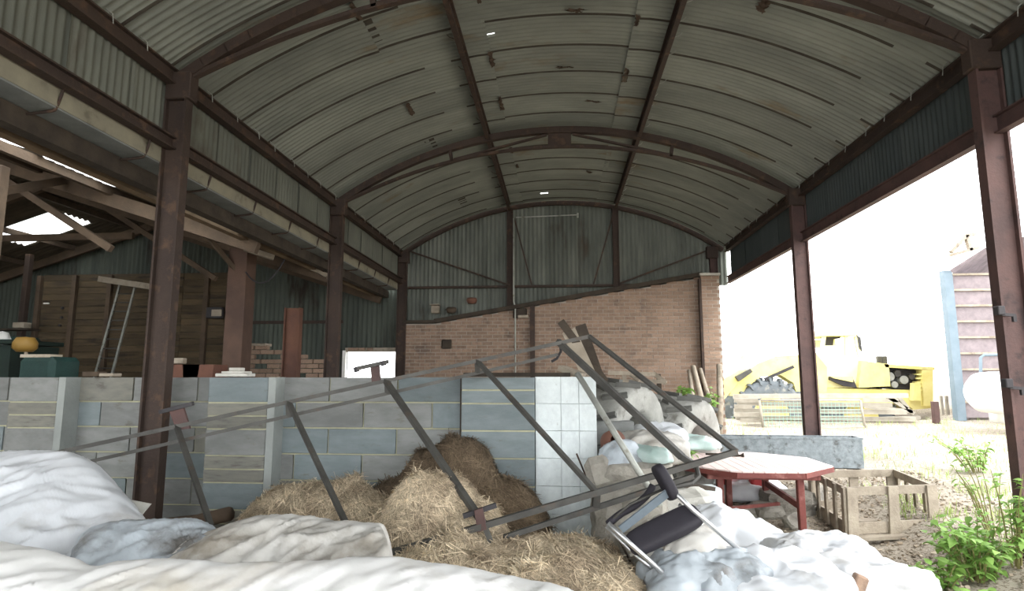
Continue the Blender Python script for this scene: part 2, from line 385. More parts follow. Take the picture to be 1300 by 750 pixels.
# arched ribs (trusses), columns -------------------------------------------------
def arcpts(y, off, n=33, x0=XL, x1=XR): return [Vector((x0 + (x1 - x0) * i / (n - 1), y, arcz(x0 + (x1 - x0) * i / (n - 1), off))) for i in range(n)]
def low(x):   # lower chord, flatter arc ending on the same columns
    t = (x - XL) / (XR - XL); return arcz(x, -0.02) - 0.24 * (4 * t * (1 - t)) ** 0.7 - .05
def ribbon(b, pts, w, h):
    for p, q in zip(pts, pts[1:]):
        d = (q - p).normalized(); b.bar(p - d * .003, q + d * .003, w, h, up=(0, 0, 1))
for i, yy in enumerate(DY[1:4]):
    lab = ['curved rusty roof truss over the open front of the barn', 'curved rusty roof truss nearest the camera, cut off by top of photo',
           'curved rusty roof truss with square centre plate in middle of barn'][i]
    t = thing('roof_truss', lab, 'truss', (0, yy, 4.2), 'curved roof trusses')
    b = MB(); ribbon(b, arcpts(yy, -0.045), .09, .10); b.part(t, 'top_chord', M_STEEL)
    b = MB(); pl = [Vector((XL + .08 + (XR - XL - .16) * k / 30, yy, low(XL + .08 + (XR - XL - .16) * k / 30))) for k in range(31)]
    ribbon(b, pl, .06, .04); b.part(t, 'bottom_chord', M_STEEL)
    cx = .03
    MB().box((cx, yy, (arcz(0, -.05) + low(0)) / 2), (.36, .03, .25)).part(t, 'centre_plate', M_STEEL)
    for s in (-1, 1):
        xs = cx + s * 1.72
        MB().bar((xs, yy, arcz(xs, -.09)), (xs + s * -.03, yy, low(xs)), .05, .06, up=(0, 1, 0)).part(t, 'strut', M_STEEL)
        MB().bar((cx + s * 1.66, yy, low(cx + s * 1.66) + .02), (cx + s * .2, yy, arcz(.2, -.11)), .05, .03).part(t, 'brace', M_STEEL)
cl = {(-1, 1): 'rusty steel column at front left corner of barn', (-1, 5): 'rusty brown steel column standing in front of the block wall, nearest on the left',
      (-1, 9): 'dark steel column on the left at middle of barn behind block wall', (-1, 13): 'dark steel corner column where left eave meets the back gable',
      (1, 1): 'steel column at front right corner of barn', (1, 5): 'steel column on far right of photo with hinge hooks and ivy',
      (1, 9): 'brown steel column in front of the yellow loader on open right side', (1, 13): 'short pale corner post above brick pier at right end of gable'}
for s, x0 in ((-1, XL), (1, XR)):
    for yy in DY[1:]:
        if (s, yy) == (1, 13.0): x0 = 3.30
        base = -.05 if yy < 13 else (-.05 if s < 0 else 3.24)
        w, f = (.19, .10)
        if (s, yy) == (1, 13): w = .14
        t = thing('steel_column', cl[(s, int(yy))], 'column', (x0, yy, max(base, 0)), 'columns of the barn')
        b = MB().ibeam((x0, yy, base), (x0, yy, 4.24), w, f, up=(1, 0, 0), t=.02)
        b.part(t, 'shaft', M_STEEL if s < 0 else M_STEEL_RED)
        MB().box((x0 - s * .02, yy, 4.14), (.24, .13, .26), None, .01).part(t, 'cap_plate', M_STEEL)
        if yy < 13: MB().box((x0, yy, zg(x0, yy) + .01), (.3, .26, .02)).part(t, 'base_plate', M_STEEL)
        if (s, yy) == (1, 5):
            for z in (1.98, 1.42):
                h = MB().box((x0 - .125, yy - .05, z + .03), (.055, .06, .07), None, .006)
                h.bar((x0 - .12, yy - .06, z), (x0 - .02, yy - .06, z - .01), .022); h.bar((x0 - .03, yy - .06, z - .01), (x0 - .03, yy - .06, z - .06), .024)
                h.part(t, 'hinge_hook', M_DARKMETAL)

# longitudinal purlins --------------------------------------------------
def purlin(x, z, lab, w=.07, h=.13, hooks=0, hm=M_GALV):
    t = thing('roof_purlin', lab, 'beam', (x, 0.6, z), 'lengthwise roof beams')
    b = MB(); b.bar((x, YF0, z), (x, 13, z), w, .016, up=(0, 0, 1)); b.bar((x, YF0, z - h / 2), (x, 13, z - h / 2), .014, h)
    b.bar((x, YF0, z - h), (x, 13, z - h), w * .8, .014); b.part(t, 'rail', M_STEEL)
    s = -1 if x < 0 else 1
    for i in range(hooks):
        yy = 3.9 + i * (9.0 / hooks) + random.uniform(-.05, .05)
        l = .05 + random.random() * .06
        MB().tube([(x - .0, yy, z - h * .8), (x + s * l, yy, z - h * .55), (x + s * (l + .03), yy, z - h * .3)], .004, 5).part(t, 'hook_bolt', hm)
    return t
purlin(-1.09, arcz(1.09, 0.055), 'left of the two long rusty purlins running up the roof', hooks=12, hm=M_STEEL)
purlin(1.25, arcz(1.25, 0.055), 'right of the two long rusty purlins, fringed with pale hook bolts', hooks=26)
def eave(x, lab, s):
    t = thing('eave_beam', lab, 'beam', (x, 0.6, 4.22), 'lengthwise roof beams')
    MB().ibeam((x, YF0, 4.22), (x, 13, 4.22), .13, .09, t=.014).part(t, 'rail', M_STEEL)
    for i in range(22):
        yy = 2.6 + i * .47 + random.uniform(-.08, .08)
        MB().tube([(x - s * .03, yy, 4.33), (x - s * .09, yy, 4.28), (x - s * .1, yy, 4.2)], .004, 5).part(t, 'hook_bolt', M_GALV)
eave(XL - .04, 'rusty eave beam along top of the left side cladding', -1)
eave(XR + .04, 'rusty eave beam along top of the right side cladding', 1)

# corrugated vertical cladding -------------------------------------------------
def corr(b, p0, p1, zt, zb, nrm, amp=.010, pitch=.0775, n0=0, rows=2, flip=0):
    """vertical corrugated strip from p0 to p1; zt/zb give top and bottom height by distance along"""
    p0, p1 = Vector(p0), Vector(p1); L = (p1 - p0).length; d = (p1 - p0) / L; nrm = Vector(nrm)
    n = max(4, int(L / pitch * 6))
    def fn(u, v):
        s = u * L; q = p0 + d * s + nrm * (amp * cos(2 * pi * (s / pitch)) + flip)
        return (q.x, q.y, zb(s) + (zt(s) - zb(s)) * v)
    b.grid(fn, n + 1, rows)
    return b
def cladding(root, p0, p1, zt, zb, nrm, m, wsheet=.66, jit=.006, pitch=.0775, amp=.010):
    p0, p1 = Vector(p0), Vector(p1); L = (p1 - p0).length; d = (p1 - p0) / L; s = 0; k = 0
    while s < L - .02:
        e = min(L, s + wsheet); s0 = s
        q = p0 + d * s0; r = p0 + d * min(L, e + .03)
        off = (k % 2) * .008 + random.uniform(0, jit); tz = random.uniform(-.01, .01)
        corr(MB(), q, r, lambda a, s0=s0: zt(s0 + a), lambda a, s0=s0, tz=tz: zb(s0 + a) + tz, nrm, flip=off, pitch=pitch, amp=amp).part(root, 'cladding_sheet', m, True)
        s = e; k += 1
wl = thing('wall_left', None, None, (XL - .12, 7, 3.6), kind='structure')
cladding(wl, (XL - .12, YF0, 0), (XL - .12, 13, 0), lambda s: 4.27, lambda s: 3.60, (1, 0, 0), M_SKIRT_L)
wr = thing('wall_right', None, None, (XR + .12, 7, 3.6), kind='structure')
cladding(wr, (XR + .12, YF0, 0), (XR + .12, 13, 0), lambda s: 4.27, lambda s: 3.56, (-1, 0, 0), M_SKIRT_R, wsheet=.9)
MB().ibeam((XL - .03, YF0, 3.60), (XL - .03, 13, 3.60), .10, .09).one('side_rail', M_STEEL, 'rusty rail along bottom of left side cladding above cream gutter', 'beam', loc=Vector((XL, 1, 3.55)))
MB().ibeam((XR + .05, YF0, 3.54), (XR + .05, 13, 3.54), .14, .08).one('side_rail', M_STEEL_RED, 'steel rail along bottom of right side cladding over open side', 'beam', loc=Vector((XR, 1, 3.5)))

# gutter under the left rail ---------------------------------------------
gt = thing('valley_gutter', 'long cream box gutter hung on straps under left side rail', 'gutter', (-3.7, 7, 3.4))
MB().box((-3.575, 6.8, 3.49), (.018, 12.4, .15)).part(gt, 'front_board', M_GUTTER, label='cream coloured front board')
MB().box((-3.71, 6.8, 3.41), (.27, 12.4, .016)).part(gt, 'bottom_board', M_GUTTERB)
MB().box((-3.84, 6.8, 3.49), (.018, 12.4, .15)).part(gt, 'back_board', M_GUTTER)
for i in range(11):
    yy = 2.9 + i * .93
    MB().tube(curve([(-3.53, yy, 3.62), (-3.545, yy, 3.52), (-3.58, yy, 3.41), (-3.62, yy, 3.385), (-3.82, yy, 3.37)], 14), .011, 6).part(gt, 'strap', M_STEEL)
MB().box((-3.86, 6.8, 3.32), (.12, 12.6, .15)).one('valley_beam', M_DARKWOOD, 'dark heavy timber beam running below the cream gutter', 'beam')

# brick wall at the back --------------------------------------------------
wb = thing('wall_back', None, None, (0, 13.1, .25), kind='structure')
BX0, BX1 = -3.38, 3.36
PIER = 2.98
def btop(x):
    if x < -2.72: return 2.66
    if x > PIER: return 3.62
    return 2.66 + (x + 2.72) * (3.60 - 2.66) / (3.0 + 2.72)
def bz0(x): return .2
core = MB()
core.prism([(BX0 + .005, 13.012, .1), (PIER, 13.012, .1), (PIER, 13.012, btop(PIER - .01) - .01), (-2.72, 13.012, 2.65), (BX0 + .005, 13.012, 2.65)], (0, 1, 0), .2)
core.box(((PIER + BX1) / 2, 13.0, 1.85), (BX1 - PIER - .012, .34, 3.5)); core.part(wb, 'mortar', M_BRICKMORTAR)
bricks = []
for r in range(0, 47):
    z = .14 + r * .0755
    x = BX0 - (r % 2) * .1125
    while x < PIER - .02:
        a, e = max(x, BX0), min(x + .215, PIER - .005)
        if e - a > .05 and z < btop((a + e) / 2) - .04: bricks.append(((a + e) / 2, 13.0, z, e - a, .065))
        x += .2275
    if z < 3.58:      # pier, projecting
        for a, e in (((PIER, PIER + .215), (PIER + .227, BX1)) if r % 2 else ((PIER, PIER + .1), (PIER + .112, PIER + .327 if PIER + .327 < BX1 else BX1))):
            bricks.append(((a + e) / 2, 12.82, z, e - a, .065))
def bkey(b): return -(1 if b[1] < 12.9 else 0) * 10 - (b[0] if b[2] > .35 else -9)
bricks.sort(key=bkey)
bm_ = unit_box('brick', M_BRICK, .012)
st = MB()
for i, (x, y, z, w, h) in enumerate(bricks):
    yo = random.uniform(-.005, .003)
    if i < 300: inst(wb, 'brick', bm_, (x, y + .05 + yo, z + .033), scale=(w, .09, h))
    else: st.box((x, y + .05 + yo, z + .033), (w, .09, h))
M_BRICK_I = mat('old_red_brick_joined', (150, 128, 110), (131, 109, 94), (110, 94, 83), s1=9, s3=3, t3=.62, rough=0.95, bump=0.3, rnd=0.18, island=True)
st.part(wb, 'brickwork', M_BRICK_I, stuff=True)
MB().box((BX1 - .19, 13.0, 3.64), (.42, .42, .05)).part(wb, 'coping', M_PLATE)
# left portion: brick pier at left end & timber verge
MB().bar((-3.4, 12.93, 2.69), (-2.7, 12.93, 2.69), .10, .06).one('verge_board', M_DARKWOOD, 'dark level timber on top of brick wall at its left end', 'board')
MB().bar((-2.72, 12.92, 2.70), (3.02, 12.92, 3.66), .10, .085).one('verge_board', M_DARKWOOD, 'long dark sloping timber along top of brick wall', 'board')
MB().box((-.58, 12.93, 1.75), (.10, .08, 2.7)).one('wall_post', M_STEEL, 'dark upright post fixed against the middle of brick wall', 'post')
MB().box((PIER - .02, 12.86, 1.95), (.05, .1, 3.2)).one('corner_upright', M_STEEL, 'dark slim upright in the corner beside brick pier', 'pipe')  # slim dark upright where pier and wall meet
MB().tube([(-.95, 12.9, .4), (-.95, 12.9, 3.0), (-.98, 12.86, 3.1), (-.98, 12.86, 4.95)], .018, 8).one('conduit_pipe', M_GALV, 'thin pale conduit running up brick wall and gable', 'pipe', sm=True)
b = MB(); b.tube([(-.93, 12.84, 4.96), (.42, 12.84, 4.99)], .012, 6); b.tube([(.42, 12.84, 5.03), (.42, 12.84, 4.93)], .02, 6)
b.one('light_bracket', M_GALV, 'thin pale horizontal bracket arm high on the back gable', 'bracket')
# holes knocked in the brickwork
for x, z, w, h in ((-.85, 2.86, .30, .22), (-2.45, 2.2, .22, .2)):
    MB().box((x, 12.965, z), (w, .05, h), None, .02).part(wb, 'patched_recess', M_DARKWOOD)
MB().box((-.78, 12.9, 2.78), (.22, .14, .06), None, .01).one('wall_box', M_GREYWOOD, 'small pale ledge under dark patch high on brick wall', 'ledge')

# gable cladding ------------------------------------------------------------
wgab = thing('wall_gable', None, None, (0, 13.2, 2.6), kind='structure')
gz0 = 3.50
cladding(wgab, (XL - .1, 13.2, 0), (XR + .1, 13.2, 0), lambda s: arcz(XL - .1 + s, .07), lambda s: gz0 - .05, (0, -1, 0), M_GABLE, pitch=.095, amp=.014)
cladding(wgab, (XL - .1, 13.24, 0), (2.9, 13.24, 0), lambda s: gz0 + .04, lambda s: btop(max(XL - .1 + s, -3.3)) - .15, (0, -1, 0), M_GABLE, pitch=.095, amp=.014)
MB().bar((XL, 13.12, 3.47), (3.3, 13.12, 3.47), .07, .05).one('gable_rail', M_STEEL, 'dark level rail across foot of back gable cladding', 'beam')
b = MB(); ribbon(b, arcpts(13.12, .0), .05, .10); b.one('gable_arch', M_STEEL, 'dark curved steel edge along top of back gable', 'beam')
for x, lb in ((-1.08, 'left of two dark upright posts on back gable'), (1.25, 'right of two dark upright posts on back gable')):
    MB().ibeam((x, 13.1, 3.2 if x > 0 else 3.0), (x, 13.1, arcz(x, -.03)), .12, .10, up=(1, 0, 0)).one('gable_post', M_STEEL, lb, 'post')
for p, q, lb in (((-3.3, 4.28), (-1.1, 3.5), 'dark diagonal brace at left end of back gable'), ((1.22, 5.1), (.75, 3.5), 'steep dark diagonal brace right of centre on back gable'),
                 ((3.2, 4.2), (1.3, 3.5), 'dark diagonal brace at right end of back gable'), ((-.98, 5.0), (-.6, 3.5), 'steep thin brace beside pale conduit on back gable')):
    MB().bar((p[0], 13.07, p[1]), (q[0], 13.07, q[1]), .05, .03).one('gable_brace', M_STEEL, lb, 'brace')
for px, py, lb, m in ((553, 393, 'small square pale box hung on gable cladding, leftmost', M_GREYWOOD), (573, 393, 'small round ochre bird nest on gable cladding', M_TIMBER), (599, 381, 'small pinkish square box highest beside bird nest', M_ORANGE)):
    c = P(px, py, 12.98)
    if 'nest' in lb:
        b = MB(); b.lathe([(.02, -.08), (.09, -.07), (.12, 0), (.1, .05), (.08, .03), (.02, -.02)], c, seg=14); b.one('bird_nest', m, lb, 'nest', sm=True)
    else:
        b = MB().box(c, (.17, .16, .17), None, .01); b.box(c + Vector((0, -.05, .1)), (.2, .2, .02)); b.one('wall_box', m, lb, 'box')

# block wall ----------------------------------------------------------------
bw = thing('block_wall', 'long waist-high wall of blue-grey concrete blocks with pilasters and whitewashed end', 'wall', (-2.4, 5.4, 0))
YF = 5.25
mort = MB(); mort.box(((-6.3 - .21) / 2, YF + .11, .745), (6.3 - .21, .19, 1.49))
pil = [(-6.25, -4.97, 0), (-4.90, -4.37, 1), (-3.05, -2.44, 1), (-.83, -.21, 1)]
PW = .17
for x0, x1, f in pil[1:]: mort.box(((x0 + x1) / 2, YF - PW / 2 + .008, .745), (x1 - x0 - .01, PW, 1.49))
mort.part(bw, 'mortar', M_MORTAR)
blk = unit_box('block', M_BLOCK, .012); blkb = unit_box('block', M_BLOCK_BL, .012); blkd = unit_box('block', M_BLOCK_DK, .012); blkw = unit_box('block', M_WHITEWASH, .004)
CH = .2232
rows = [(1.5 - CH * (i + 1), 1.5 - CH * i) for i in range(7)]
for i, (z0, z1) in enumerate(rows):
    x = -6.3 + (.31 if i % 2 else 0)
    cuts = [-6.3]
    while x < -.85:
        if x > -6.3: cuts.append(x)
        x += .61
    cuts.append(-.83)
    for a, e in zip(cuts, cuts[1:]):
        if any(a > p[0] and e < p[1] for p in pil[1:]): continue
        inst(bw, 'block', (blkd if random.random() < .12 else blkb if random.random() < .35 else blk), ((a + e) / 2, YF + .09 + random.uniform(-.003, .003), (z0 + z1) / 2), scale=(e - a - .014, .19, z1 - z0 - .014))
hc = CH / 2
pat = {1: [0, 'h', 0, 'h', 0, 0, 0], 2: [0, 'h', 0, 'h', 0, 'h', 0], 3: ['h', 0, 0, 0, 0, 'h', 0]}
for pi_, (x0, x1, f) in enumerate(pil):
    if not f: continue
    for i, (z0, z1) in enumerate(rows):
        strip = .07 if pi_ < 3 else 0.0
        sub = [(z0, z1)] if pat[pi_][i] == 0 else [(z0, z0 + hc), (z0 + hc, z1)]
        for (a, e) in sub:
            inst(bw, 'block', (blkd if (len(sub) == 2 and pi_ < 3) else blkb if (random.random() < .5 or pi_ == 3) else blk), ((x0 + x1 - strip) / 2, YF - PW + .09 + random.uniform(-.003, .003), (a + e) / 2), scale=(x1 - x0 - .008 - strip, .19, e - a - .014))
    MB().box((x0 - .016, YF - .012, .748), (.03, .05, 1.49)).part(bw, 'shade_strip', M_DARKWOOD, label='dark strip standing in for shade beside pilaster')  # dark strip added in place of the shade left of the pilaster
    if pi_ < 3: MB().box((x1 - .035, YF - PW / 2 - .002, .75), (.066, PW + .012, 1.49)).part(bw, 'corner_render', mat('smooth_render', (150, 155, 152), (136, 141, 138), rough=.95, bump=.3), label='pale rendered strip on pilaster edge')
# whitewashed end
WX = [-.21, .005, .155, .30]
mw = MB(); mw.box((.045, YF + .01, .745), (.49, .18, 1.49)); mw.part(bw, 'mortar', M_WHITEWASH)
for i, (z0, z1) in enumerate(rows):
    for a, e in zip(WX, WX[1:]):
        inst(bw, 'block', blkw, ((a + e) / 2, YF - .055 + random.uniform(-.002, .002) + .06, (z0 + z1) / 2), scale=(e - a - .003, .24, z1 - z0 - .003))
MB().bar(P(590, 475.5, 5.33), P(724, 475.5, 5.33), .16, .035).one('plank', M_DARKWOOD, 'dark plank lying flat on top of the block wall', 'plank')

# ================================================================== neighbouring building on the left
RX, RZ = -9.42, 5.11            # ridge
EX, EZ = -3.9, 3.32            # eave beside the gutter
LX, LZ = -12.5, 4.12           # far eave
nroof = thing('ceiling_neighbour', None, None, (RX, 7, RZ), kind='structure')
def slope_pt(x): return RZ + (EZ - RZ) * (x - RX) / (EX - RX) if x > RX else RZ + (LZ - RZ) * (RX - x) / (RX - LX)
def rsheet(x0, x1, y0, m, name='roof_sheet', w=1.0):
    b = MB()
    b.grid(lambda u, v: (x0 + (x1 - x0) * v, y0 + u * (w + .04), slope_pt(x0 + (x1 - x0) * v) + .02 * cos(2 * pi * u * 7) + .05), 43, 3)
    b.part(nroof, name, m, True)
yy = -3.4  # unseen stretch of roof behind the camera, added to dim the shed
i = -5
while yy < 13.2:
    # right slope, with roof lights
    if i in (0, 4): 
        rsheet(EX, -5.95, yy, M_SKYLIGHT, 'roof_light'); rsheet(-5.95, RX, yy, M_NROOF)
    else: rsheet(EX, RX, yy, M_NROOF)
    if i == 9:
        rsheet(RX, -10.3, yy, M_NROOF); rsheet(-10.3, -11.8, yy, M_SKYLIGHT, 'roof_light'); rsheet(-11.8, -15, yy, M_NROOF)
    else: rsheet(RX, -15, yy, M_NROOF)
    yy += 1.0 if i != 3 else 1.62; i += 1
for x in (-4.12, -6.05, -7.1, -7.95, -9.2, -9.85, -11.3, -12.4):
    MB().box((x, 4.9, slope_pt(x) - .03), (.07 if x < -4.5 else .10, 16.4, .11 if x < -4.5 else .17)).one('roof_purlin', M_TIMBER if x < -4.5 else mat('pale_brown_timber', (128, 110, 88), (104, 88, 70), s1=3, rough=.9, bump=.3), None, 'beam', 'purlins of the neighbouring shed roof')['label'] = 'brown lengthwise purlin of left shed roof, ' + {-4.12: 'thick pale one nearest the gutter', -6.05: 'second from the gutter', -7.1: 'third from the gutter', -7.95: 'fourth from the gutter', -9.2: 'just on the gutter side of the ridge', -9.85: 'just beyond the ridge', -11.3: 'below the bright roof light', -12.4: 'lowest on the far slope'}[x]
for yy, lb in ((7.5, 'rafter frame nearest behind the first barn column on left'), (10.0, 'middle rafter frame of the left shed'), (13.0, 'rafter frame against far gable of left shed')):
    t = thing('rafter_frame', 'brown timber ' + lb, 'truss', (RX, yy, 3.3), 'rafter frames of the left shed')
    MB().bar((EX - .05, yy, slope_pt(EX) - .13), (RX, yy, RZ - .13), .09, .18).part(t, 'rafter', M_TIMBER)
    MB().bar((RX, yy, RZ - .13), (-14.5, yy, slope_pt(-14.5) - .13), .09, .18).part(t, 'rafter', M_TIMBER)
    if yy < 12:
        MB().bar((-7.6, yy, 4.0), (-11.4, yy, 4.0), .06, .12).part(t, 'collar', M_TIMBER)
        MB().bar((-6.0, yy, 3.2), (-8.2, yy, 4.55), .07, .09).part(t, 'brace', M_TIMBER)
wn = thing('wall_rear_left', None, None, (-8, 13.2, 0), kind='structure')
M_NCLAD = mat('dark_green_cladding', (80, 86, 78), (62, 68, 63), (50, 45, 39), s1=1.6, s3=1.5, t3=.62, bump=.2, rnd=.15, stretch=(1, 1, .3))
cladding(wn, (-15, 13.2, 0), (-4.72, 13.2, 0), lambda s: slope_pt(-15 + s), lambda s: .2, (0, -1, 0), M_NCLAD, pitch=.11, amp=.016, wsheet=.8)
wfl = thing('wall_added_left', None, None, (-15, 5, 0), kind='structure')  # unseen wall added to dim the left shed
cladding(wfl, (-15, -3.4, 0), (-15, 13.2, 0), lambda s: 3.5, lambda s: .0, (1, 0, 0), M_NCLAD, pitch=.11, amp=.016, wsheet=1.2)
cladding(wn, (-4.72, 13.2, 0), (XL - .02, 13.2, 0), lambda s: 3.6, lambda s: 2.07, (0, -1, 0), M_NCLAD, pitch=.11, amp=.016, wsheet=.8)
# opening to daylight beside the brick wall
MB().box((-4.08, 13.12, 2.09), (1.32, .12, .09)).one('lintel', M_GREYWOOD, 'pale timber lintel over the bright opening behind block wall', 'lintel')
MB().box((-4.76, 13.1, 1.1), (.07, .1, 1.95)).one('door_post', M_WHITE, 'thin white post beside dark column at left of bright opening', 'post')
for i, px in enumerate((446, 452, 460, 470)):
    MB().box(P(px, 443, 13.05), (.12, .1, .06), None, .01).one('loose_brick', M_BRICK, ['leftmost', 'second', 'third', 'rightmost'][i] + ' loose brick lying on lintel over the bright opening', 'brick', 'bricks on the lintel')
# small framed rails on the far cladding
MB().box((-5.95, 13.155, 2.72), (2.2, .05, .07)).one('cladding_rail', M_STEEL, 'dark level rail across far cladding of left shed', 'beam')
MB().box((-9.5, 12.95, 3.80), (4.7, .07, .08)).one('partition_head', M_STEEL, 'dark head rail along top of plank partition', 'beam')
# plank partition -----------------------------------------------------------
bp = thing('plank_partition', 'wall of brown horizontal planks with upright posts at back of left shed', 'partition', (-9.4, 12.6, 0.25))
xs = [-11.62, -10.85, -9.98, -9.1, -8.3, -7.55, -7.2]
for z in range(24):
    zz = .3 + z * .145
    for a, e in ((-11.62, -9.98), (-9.98, -8.3), (-8.3, -7.2)):
        MB().box(((a + e) / 2, 12.6 + random.uniform(-.008, .008), zz + .07), (e - a - .01, .028, .138)).part(bp, 'plank', M_OLDWOOD)
for x in (-11.66, -10.82, -9.98, -8.9, -7.72, -7.2):
    MB().box((x, 12.54, 2.0), (.10, .08, 3.5)).part(bp, 'stud', M_TIMBER)
# posts ---------------------------------------------------------------
def post(x, y, w, z0, z1, nm, m, lb, d=None):
    MB().box((x, y, (z0 + z1) / 2), (w, d or w, z1 - z0), None, .008).one(nm, m, lb, 'post')
post(-4.98, 9.0, .30, 0, 3.5, 'timber_post', mat('red_brown_post', (96, 76, 65), (78, 62, 55), s1=2, rough=.85), 'broad red-brown post carrying the left shed beam, behind block wall')
c = P(369, 475, 8.6)
MB().ibeam((c.x, 8.6, 0), (c.x, 8.6, P(369, 391, 8.6).z), .22, .12, up=(1, 0, 0)).one('stub_column', mat('orange_rust_steel', (104, 72, 56), (80, 56, 48), s1=2, rough=.8), 'short orange-rusted steel stub standing behind block wall', 'post')
post(P(420, 470, 10.5).x, 10.5, .18, 0, 3.3, 'timber_post', M_STEEL_RED, 'thin dark red post left of dark barn column')
post(-11.75, 12.3, .12, 0, 4.2, 'timber_post', M_STEEL, 'slim dark post at left end of plank partition')
post(P(1, 220, 6.2).x, 6.2, .12, 0, 3.9, 'timber_post', M_TIMBER, 'brown post at far left edge of photo under rafter')
def br(a, b_, Ya, Yb, w, m, lb, nm='roof_brace'):
    MB().bar(P(*a, Ya), P(*b_, Yb), w).one(nm, m, lb, 'brace')
br((232, 262), (301, 345), 8.3, 8.9, .06, M_TIMBER, 'slanting brown brace meeting the broad red-brown post')
br((255, 303), (372, 312), 8.6, 8.9, .07, M_TIMBER, 'level timber rail crossing top of broad red-brown post')
br((310, 315), (348, 327), 8.7, 8.9, .08, M_GREYWOOD, 'short pale timber right of the broad red-brown post')
br((385, 335), (414, 350), 9.6, 9.8, .06, M_GREYWOOD, 'small pale brace just left of dark middle column')
br((412, 345), (424, 365), 9.8, 10, .04, M_GREYWOOD, 'thin knee brace beside dark middle column')
for a, b2, sg, lb in (((312, 345), (365, 322), .3, 'slack cable looping from broad post to rail'), ((80, 190), (88, 155), .0, 'thin cord hanging over near rafter')):
    MB().tube(arcwire(P(*a, 8.8), P(*b2, 8.8 if sg else 6.5), sg), .012, 5).one('cable', M_DARKMETAL, lb, 'cable', sm=True)
br((0, 243), (80, 229), 6.6, 7.4, .10, M_TIMBER, 'brown brace rising from left edge to near rafter')
c = P(125, 250, 9)
# ladder ---------------------------------------------------------------------
ld = thing('ladder', 'pale aluminium ladder leaning against the plank partition', 'ladder', P(135, 470, 11.2) - Vector((0, 0, 1.25)))
A0, A1 = P(122, 472, 11.3), P(152, 362, 12.1); B0, B1 = P(143, 472, 11.3), P(172, 362, 12.1)
A0 = A0 + (A0 - A1) * .6; B0 = B0 + (B0 - B1) * .6
for p, q in ((A0, A1), (B0, B1)): MB().bar(p, q, .035, .06).part(ld, 'stile', M_GALV)
for i in range(1, 15):
    t = i / 15; MB().tube([lerp(A0, A1, t), lerp(B0, B1, t)], .014, 6).part(ld, 'rung', M_FRAME)
b = MB().bar(P(132, 355, 12.0), P(205, 366, 11.8), .3, .12); b.one('roll_of_netting', M_GREYWOOD, 'pale bundle lying across top of ladder on plank partition', 'bundle')
MB().box(P(59, 385, 12.5), (.13, .03, .03)).one('wall_tag', M_WHITE, 'tiny white tag on left end of plank partition', 'tag')
for i, (px, py) in enumerate(((80, 391), (79, 403), (77, 413))):
    MB().lathe([(.001, 0), (.03, 0), (.03, .05), (.001, .06)], Vector((P(px, py, 12.58).x, 12.59, P(px, py, 12.58).z)), axis=(0, -1, 0), seg=8).one('coat_hook', M_DARKMETAL, ['top', 'middle', 'lowest'][i] + ' of three small dark hooks on plank partition left of ladder', 'hook', 'row of hooks on the partition')
b = MB().box(P(273, 397, 12.4), (.34, .12, .24), None, .01); t = b.one('junction_box', M_DARKMETAL, 'dark box with pale screen on right of plank partition', 'box')
o = MB().box(P(275, 397, 12.33), (.22, .02, .14)); o.part(t, 'screen', M_GREYWOOD)
# clutter behind the wall, left end -------------------------------------------
def plinth(c, w, d, zt, nm, m, lb, cat='box', zb=.2):
    return MB().box((c.x, c.y, (zb + zt) / 2), (w, d, zt - zb), None, .015).one(nm, m, lb, cat)
t = thing('feed_hopper', 'dark green metal hopper at far left behind the block wall', 'hopper', (P(20, 460, 9).x, 9, .15))
cx = P(12, 460, 9).x
b = MB(); b.prism([(cx - .7, 8.6, .15), (cx + .42, 8.6, .15), (cx + .38, 8.6, 1.98), (cx - .7, 8.6, 1.98)], (0, 1, 0), .9); b.part(t, 'body', M_GREEN)
MB().box((cx - .2, 9.05, 2.03), (1.25, 1.0, .07), None, .01).part(t, 'rim', M_GREEN)
t2 = thing('lawn_machine', 'dark green and yellow machine beside hopper behind the block wall', 'machine', (P(60, 460, 7.6).x, 7.6, .15))
cx = P(60, 460, 7.6).x
b = MB().box((cx, 7.7, .8), (.85, .8, 1.2), None, .04); b.part(t2, 'body', M_GREEN)
MB().box((cx + .05, 7.6, 1.55), (.5, .5, .42), None, .06).part(t2, 'seat', M_GREEN2)
MB().box((cx - .0, 7.5, 1.77), (.42, .2, .04)).part(t2, 'rail', M_GREYWOOD)
MB().lathe([(.001, .1), (.1, .09), (.14, .02), (.14, -.05), (.09, -.1), (.001, -.1)], P(32, 437, 7.5), seg=12).part(t2, 'lamp', M_YEL2, True, label='yellow beacon')
MB().tube([P(33, 446, 7.5), P(34, 480, 7.5)], .02, 6).part(t2, 'lamp_stem', M_GREYWOOD)
c = P(15, 433, 9.6); MB().box((c.x, 9.7, c.z - .1), (.5, .5, .35), None, .05).one('crate', M_GREEN2, 'teal crate on top of dark green hopper', 'box')
c = P(2, 430, 8.8); b = MB(); b.lathe([(.001, .12), (.08, .1), (.12, 0), (.1, -.1), (.001, -.12)], c, seg=14); b.one('plastic_tub', M_WHITE, 'white rounded tub at far left on green hopper', 'tub', sm=True)
c = P(2, 444, 8.8); MB().box(c, (.2, .2, .12), None, .01).one('plastic_tub', M_RED, 'red tub below white tub at far left edge', 'tub')
c = P(28, 413, 12); MB().box(c, (.26, .2, .12), None, .01).one('paint_tin', M_GREYWOOD, 'small pale box on ledge left of plank partition', 'box')
MB().box(c + Vector((-.1, 0, -.09)), (.8, .3, .04)).one('shelf', M_DARKWOOD, 'dark ledge left of plank partition carrying a small pale box', 'shelf')
